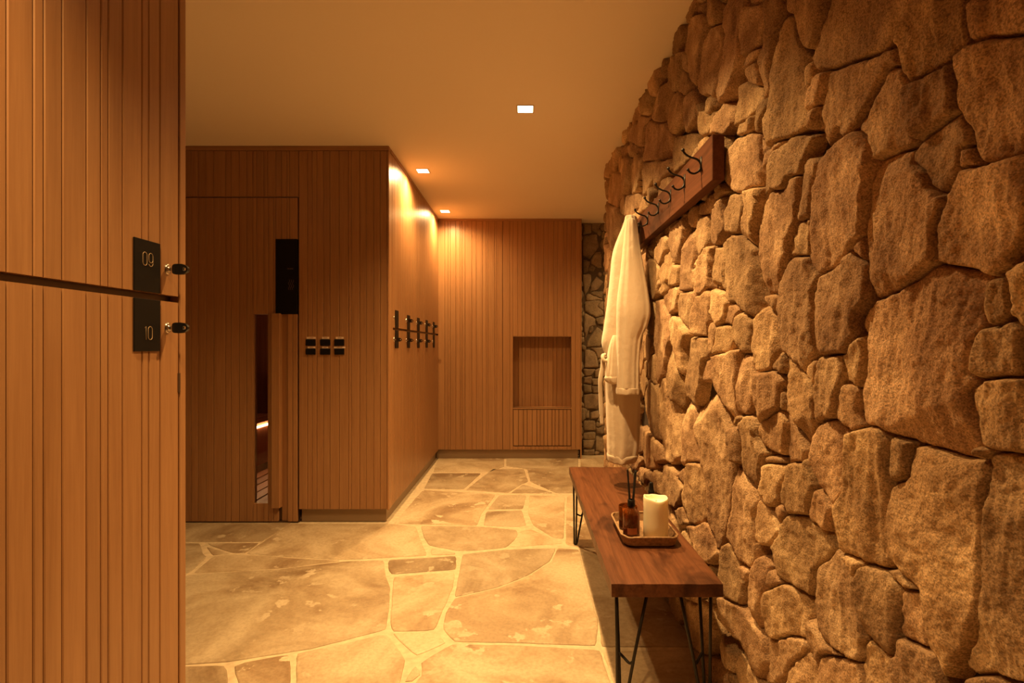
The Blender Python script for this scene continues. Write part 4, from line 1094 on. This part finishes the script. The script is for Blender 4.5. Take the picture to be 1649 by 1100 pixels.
# ------------------------------------------------------------------ bathrobe
def loft(name, rows, parent, folds, seed, mat, n=64, cap=True, xmax=None, sub=4, flat=2.3):
    """rows: (photo y, photo x left, photo x right, distance, half depth)"""
    R = []
    for i in range(len(rows)-1):
        for k in range(sub):
            t = k/sub
            p0, p1, p2, p3 = rows[max(i-1, 0)], rows[i], rows[i+1], rows[min(i+2, len(rows)-1)]
            R.append([.5*(2*b+(-a+c)*t+(2*a-5*b+4*c-d)*t*t+(-a+3*b-3*c+d)*t**3) for a, b, c, d in zip(p0, p1, p2, p3)])
    R.append(list(rows[-1])); m = len(R); bm = bmesh.new(); rings = []
    rr = random.Random(seed); ph = [rr.uniform(0, 6.28) for _ in range(6)]
    for i, (py, xl, xr, D, hd) in enumerate(R):
        z = EYE+(VY-py)*D/F; a = (xr-xl)/2*D/F; cx = ((xl+xr)/2-VX)*D/F; f = i/(m-1); ring = []
        for k in range(n):
            th = k*2*math.pi/n; c, s_ = math.cos(th), math.sin(th)
            x = abs(c)**(2/flat)*(1 if c > 0 else -1); y = abs(s_)**(2/flat)*(1 if s_ > 0 else -1)
            fo = folds*(.25+.75*f)*(.5*math.cos(5*th+ph[0]+f*1.2)+.32*math.cos(9*th+ph[1]-f*1.5)+.25*math.cos(13*th+ph[2]+f*2)+.3*math.cos(3*th+ph[3]+2*f))
            fo *= (1-.75*abs(c)**3)                    # folds run down the front, silhouettes stay
            X = cx+x*(a+fo*.1); Y = D+y*(hd)+(-fo if s_ < 0 else fo)
            if xmax is not None: X = min(X, xmax(z))
            ring.append(bm.verts.new((X, Y, z)))
        rings.append(ring)
    for A, B in zip(rings, rings[1:]):
        for k in range(n): bm.faces.new((A[k], A[(k+1) % n], B[(k+1) % n], B[k]))
    bm.faces.new(rings[0]);
    if cap: bm.faces.new(rings[-1])
    me = from_bm(bm, name, True)
    c = Vector((((rows[0][1]+rows[0][2])/2-VX)*rows[0][3]/F, rows[0][3], EYE+(VY-rows[0][0])*rows[0][3]/F))
    me.transform(Matrix.Translation(-c))
    return link(name, me, mat, parent, c)
ro = empty('bathrobe', (.51, 2.70, .56)); tag(ro, 'cream towelling bathrobe hanging from the hook at the far end of the board', 'bathrobe')
lim = lambda z: .596 if z > 1.64 else .618
loft('robe_body', [(347, 1008.5, 1020, 2.73, .014), (350, 1006.5, 1025, 2.73, .027), (362, 1003.5, 1027, 2.72, .040), (404, 987.5, 1029, 2.70, .060), (450, 982, 1037, 2.69, .075), (495, 977, 1040, 2.68, .080),
                   (530, 972, 1036, 2.68, .080), (553, 969, 1033, 2.68, .075), (574, 975, 1029, 2.68, .062), (590, 976, 1029, 2.68, .070), (620, 975.5, 1029.5, 2.68, .080), (660, 976, 1030, 2.68, .085), (700, 977.5, 1029, 2.68, .085), (725, 978, 1027, 2.68, .085), (736, 979, 1024, 2.68, .080), (741, 981, 1020, 2.68, .07)],
     ro, .013, 3, M['robe'], xmax=lim)
loft('hem', [(730.5, 977.6, 1027, 2.68, .0865), (733, 977.3, 1026.8, 2.68, .089), (737.5, 978, 1025, 2.68, .087), (741.5, 979, 1023, 2.68, .083), (743, 981, 1021, 2.68, .078)], ro, .013, 3, M['robe'], xmax=lim)
slv = loft('sleeve', [(352, 1011, 1022, 2.69, .010), (362, 1007, 1026, 2.67, .022), (400, 1003, 1031, 2.62, .035), (440, 999, 1038, 2.59, .045), (480, 994, 1045, 2.57, .052), (505, 993, 1047, 2.56, .052), (525, 993, 1042, 2.56, .050),
               (545, 993, 1033, 2.56, .046), (580, 993, 1029.5, 2.56, .044), (610, 993, 1029, 2.56, .044), (626, 993, 1029, 2.56, .044)], ro, .007, 8, M['robe'], xmax=lambda z: .596 if z > 1.64 else .612)
loft('cuff', [(624.5, 992.5, 1029, 2.56, .046), (626, 992, 1029.6, 2.56, .048), (633, 992.2, 1029.4, 2.56, .048), (635, 993, 1028.8, 2.56, .045)], slv, .006, 8, M['robe'])
slw = loft('sleeve', [(540, 987, 993, 2.60, .015), (550, 983, 995, 2.60, .028), (566, 979, 997, 2.60, .036), (590, 976, 998, 2.595, .040), (606, 974.5, 998, 2.59, .040), (613, 976, 998, 2.59, .036)], ro, .006, 14, M['robe'])
loft('cuff', [(606, 974.2, 998, 2.59, .041), (609, 973.5, 998, 2.59, .043), (615, 976, 999, 2.59, .040), (618, 982, 999, 2.59, .034)], slw, .005, 14, M['robe'])
# belt: a loop at the waist and one loose end hanging down
def rpt(px, py, D): return ((px-VX)*D/F, D, EYE+(VY-py)*D/F)
bm = bmesh.new()
P = spline([rpt(975, 574, 2.60), rpt(971.5, 579, 2.61), rpt(970.5, 590, 2.61), rpt(967, 612, 2.61), rpt(967.5, 640, 2.62), rpt(968.5, 665, 2.62), rpt(969.5, 684, 2.62)], 6)
nP = len(P); L_, R_ = [], []
for i, p in enumerate(P):
    wd = .011 if i < nP-6 else .009
    q = [p+Vector((dx*wd, dy*.007, 0)) for dx, dy in ((-1, 0), (-.6, -1), (.6, -1), (1, 0), (.6, 1), (-.6, 1))]
    ring = [bm.verts.new(v) for v in q]
    if L_:
        for k in range(6): bm.faces.new((L_[k], L_[(k+1) % 6], ring[(k+1) % 6], ring[k]))
    else: bm.faces.new(ring)
    L_ = ring
bm.faces.new(L_)
bl = link('belt', from_bm(bm, 'belt', True), M['robe'], ro)
bm = bmesh.new()
add_tube(bm, spline([rpt(974, 571, 2.66), rpt(970.5, 573, 2.60), rpt(972, 580, 2.585), rpt(977, 581, 2.59), rpt(981, 577, 2.60)], 5), .0085, 10)
link('belt_loop', from_bm(bm, 'belt_loop', True), M['robe'], ro)
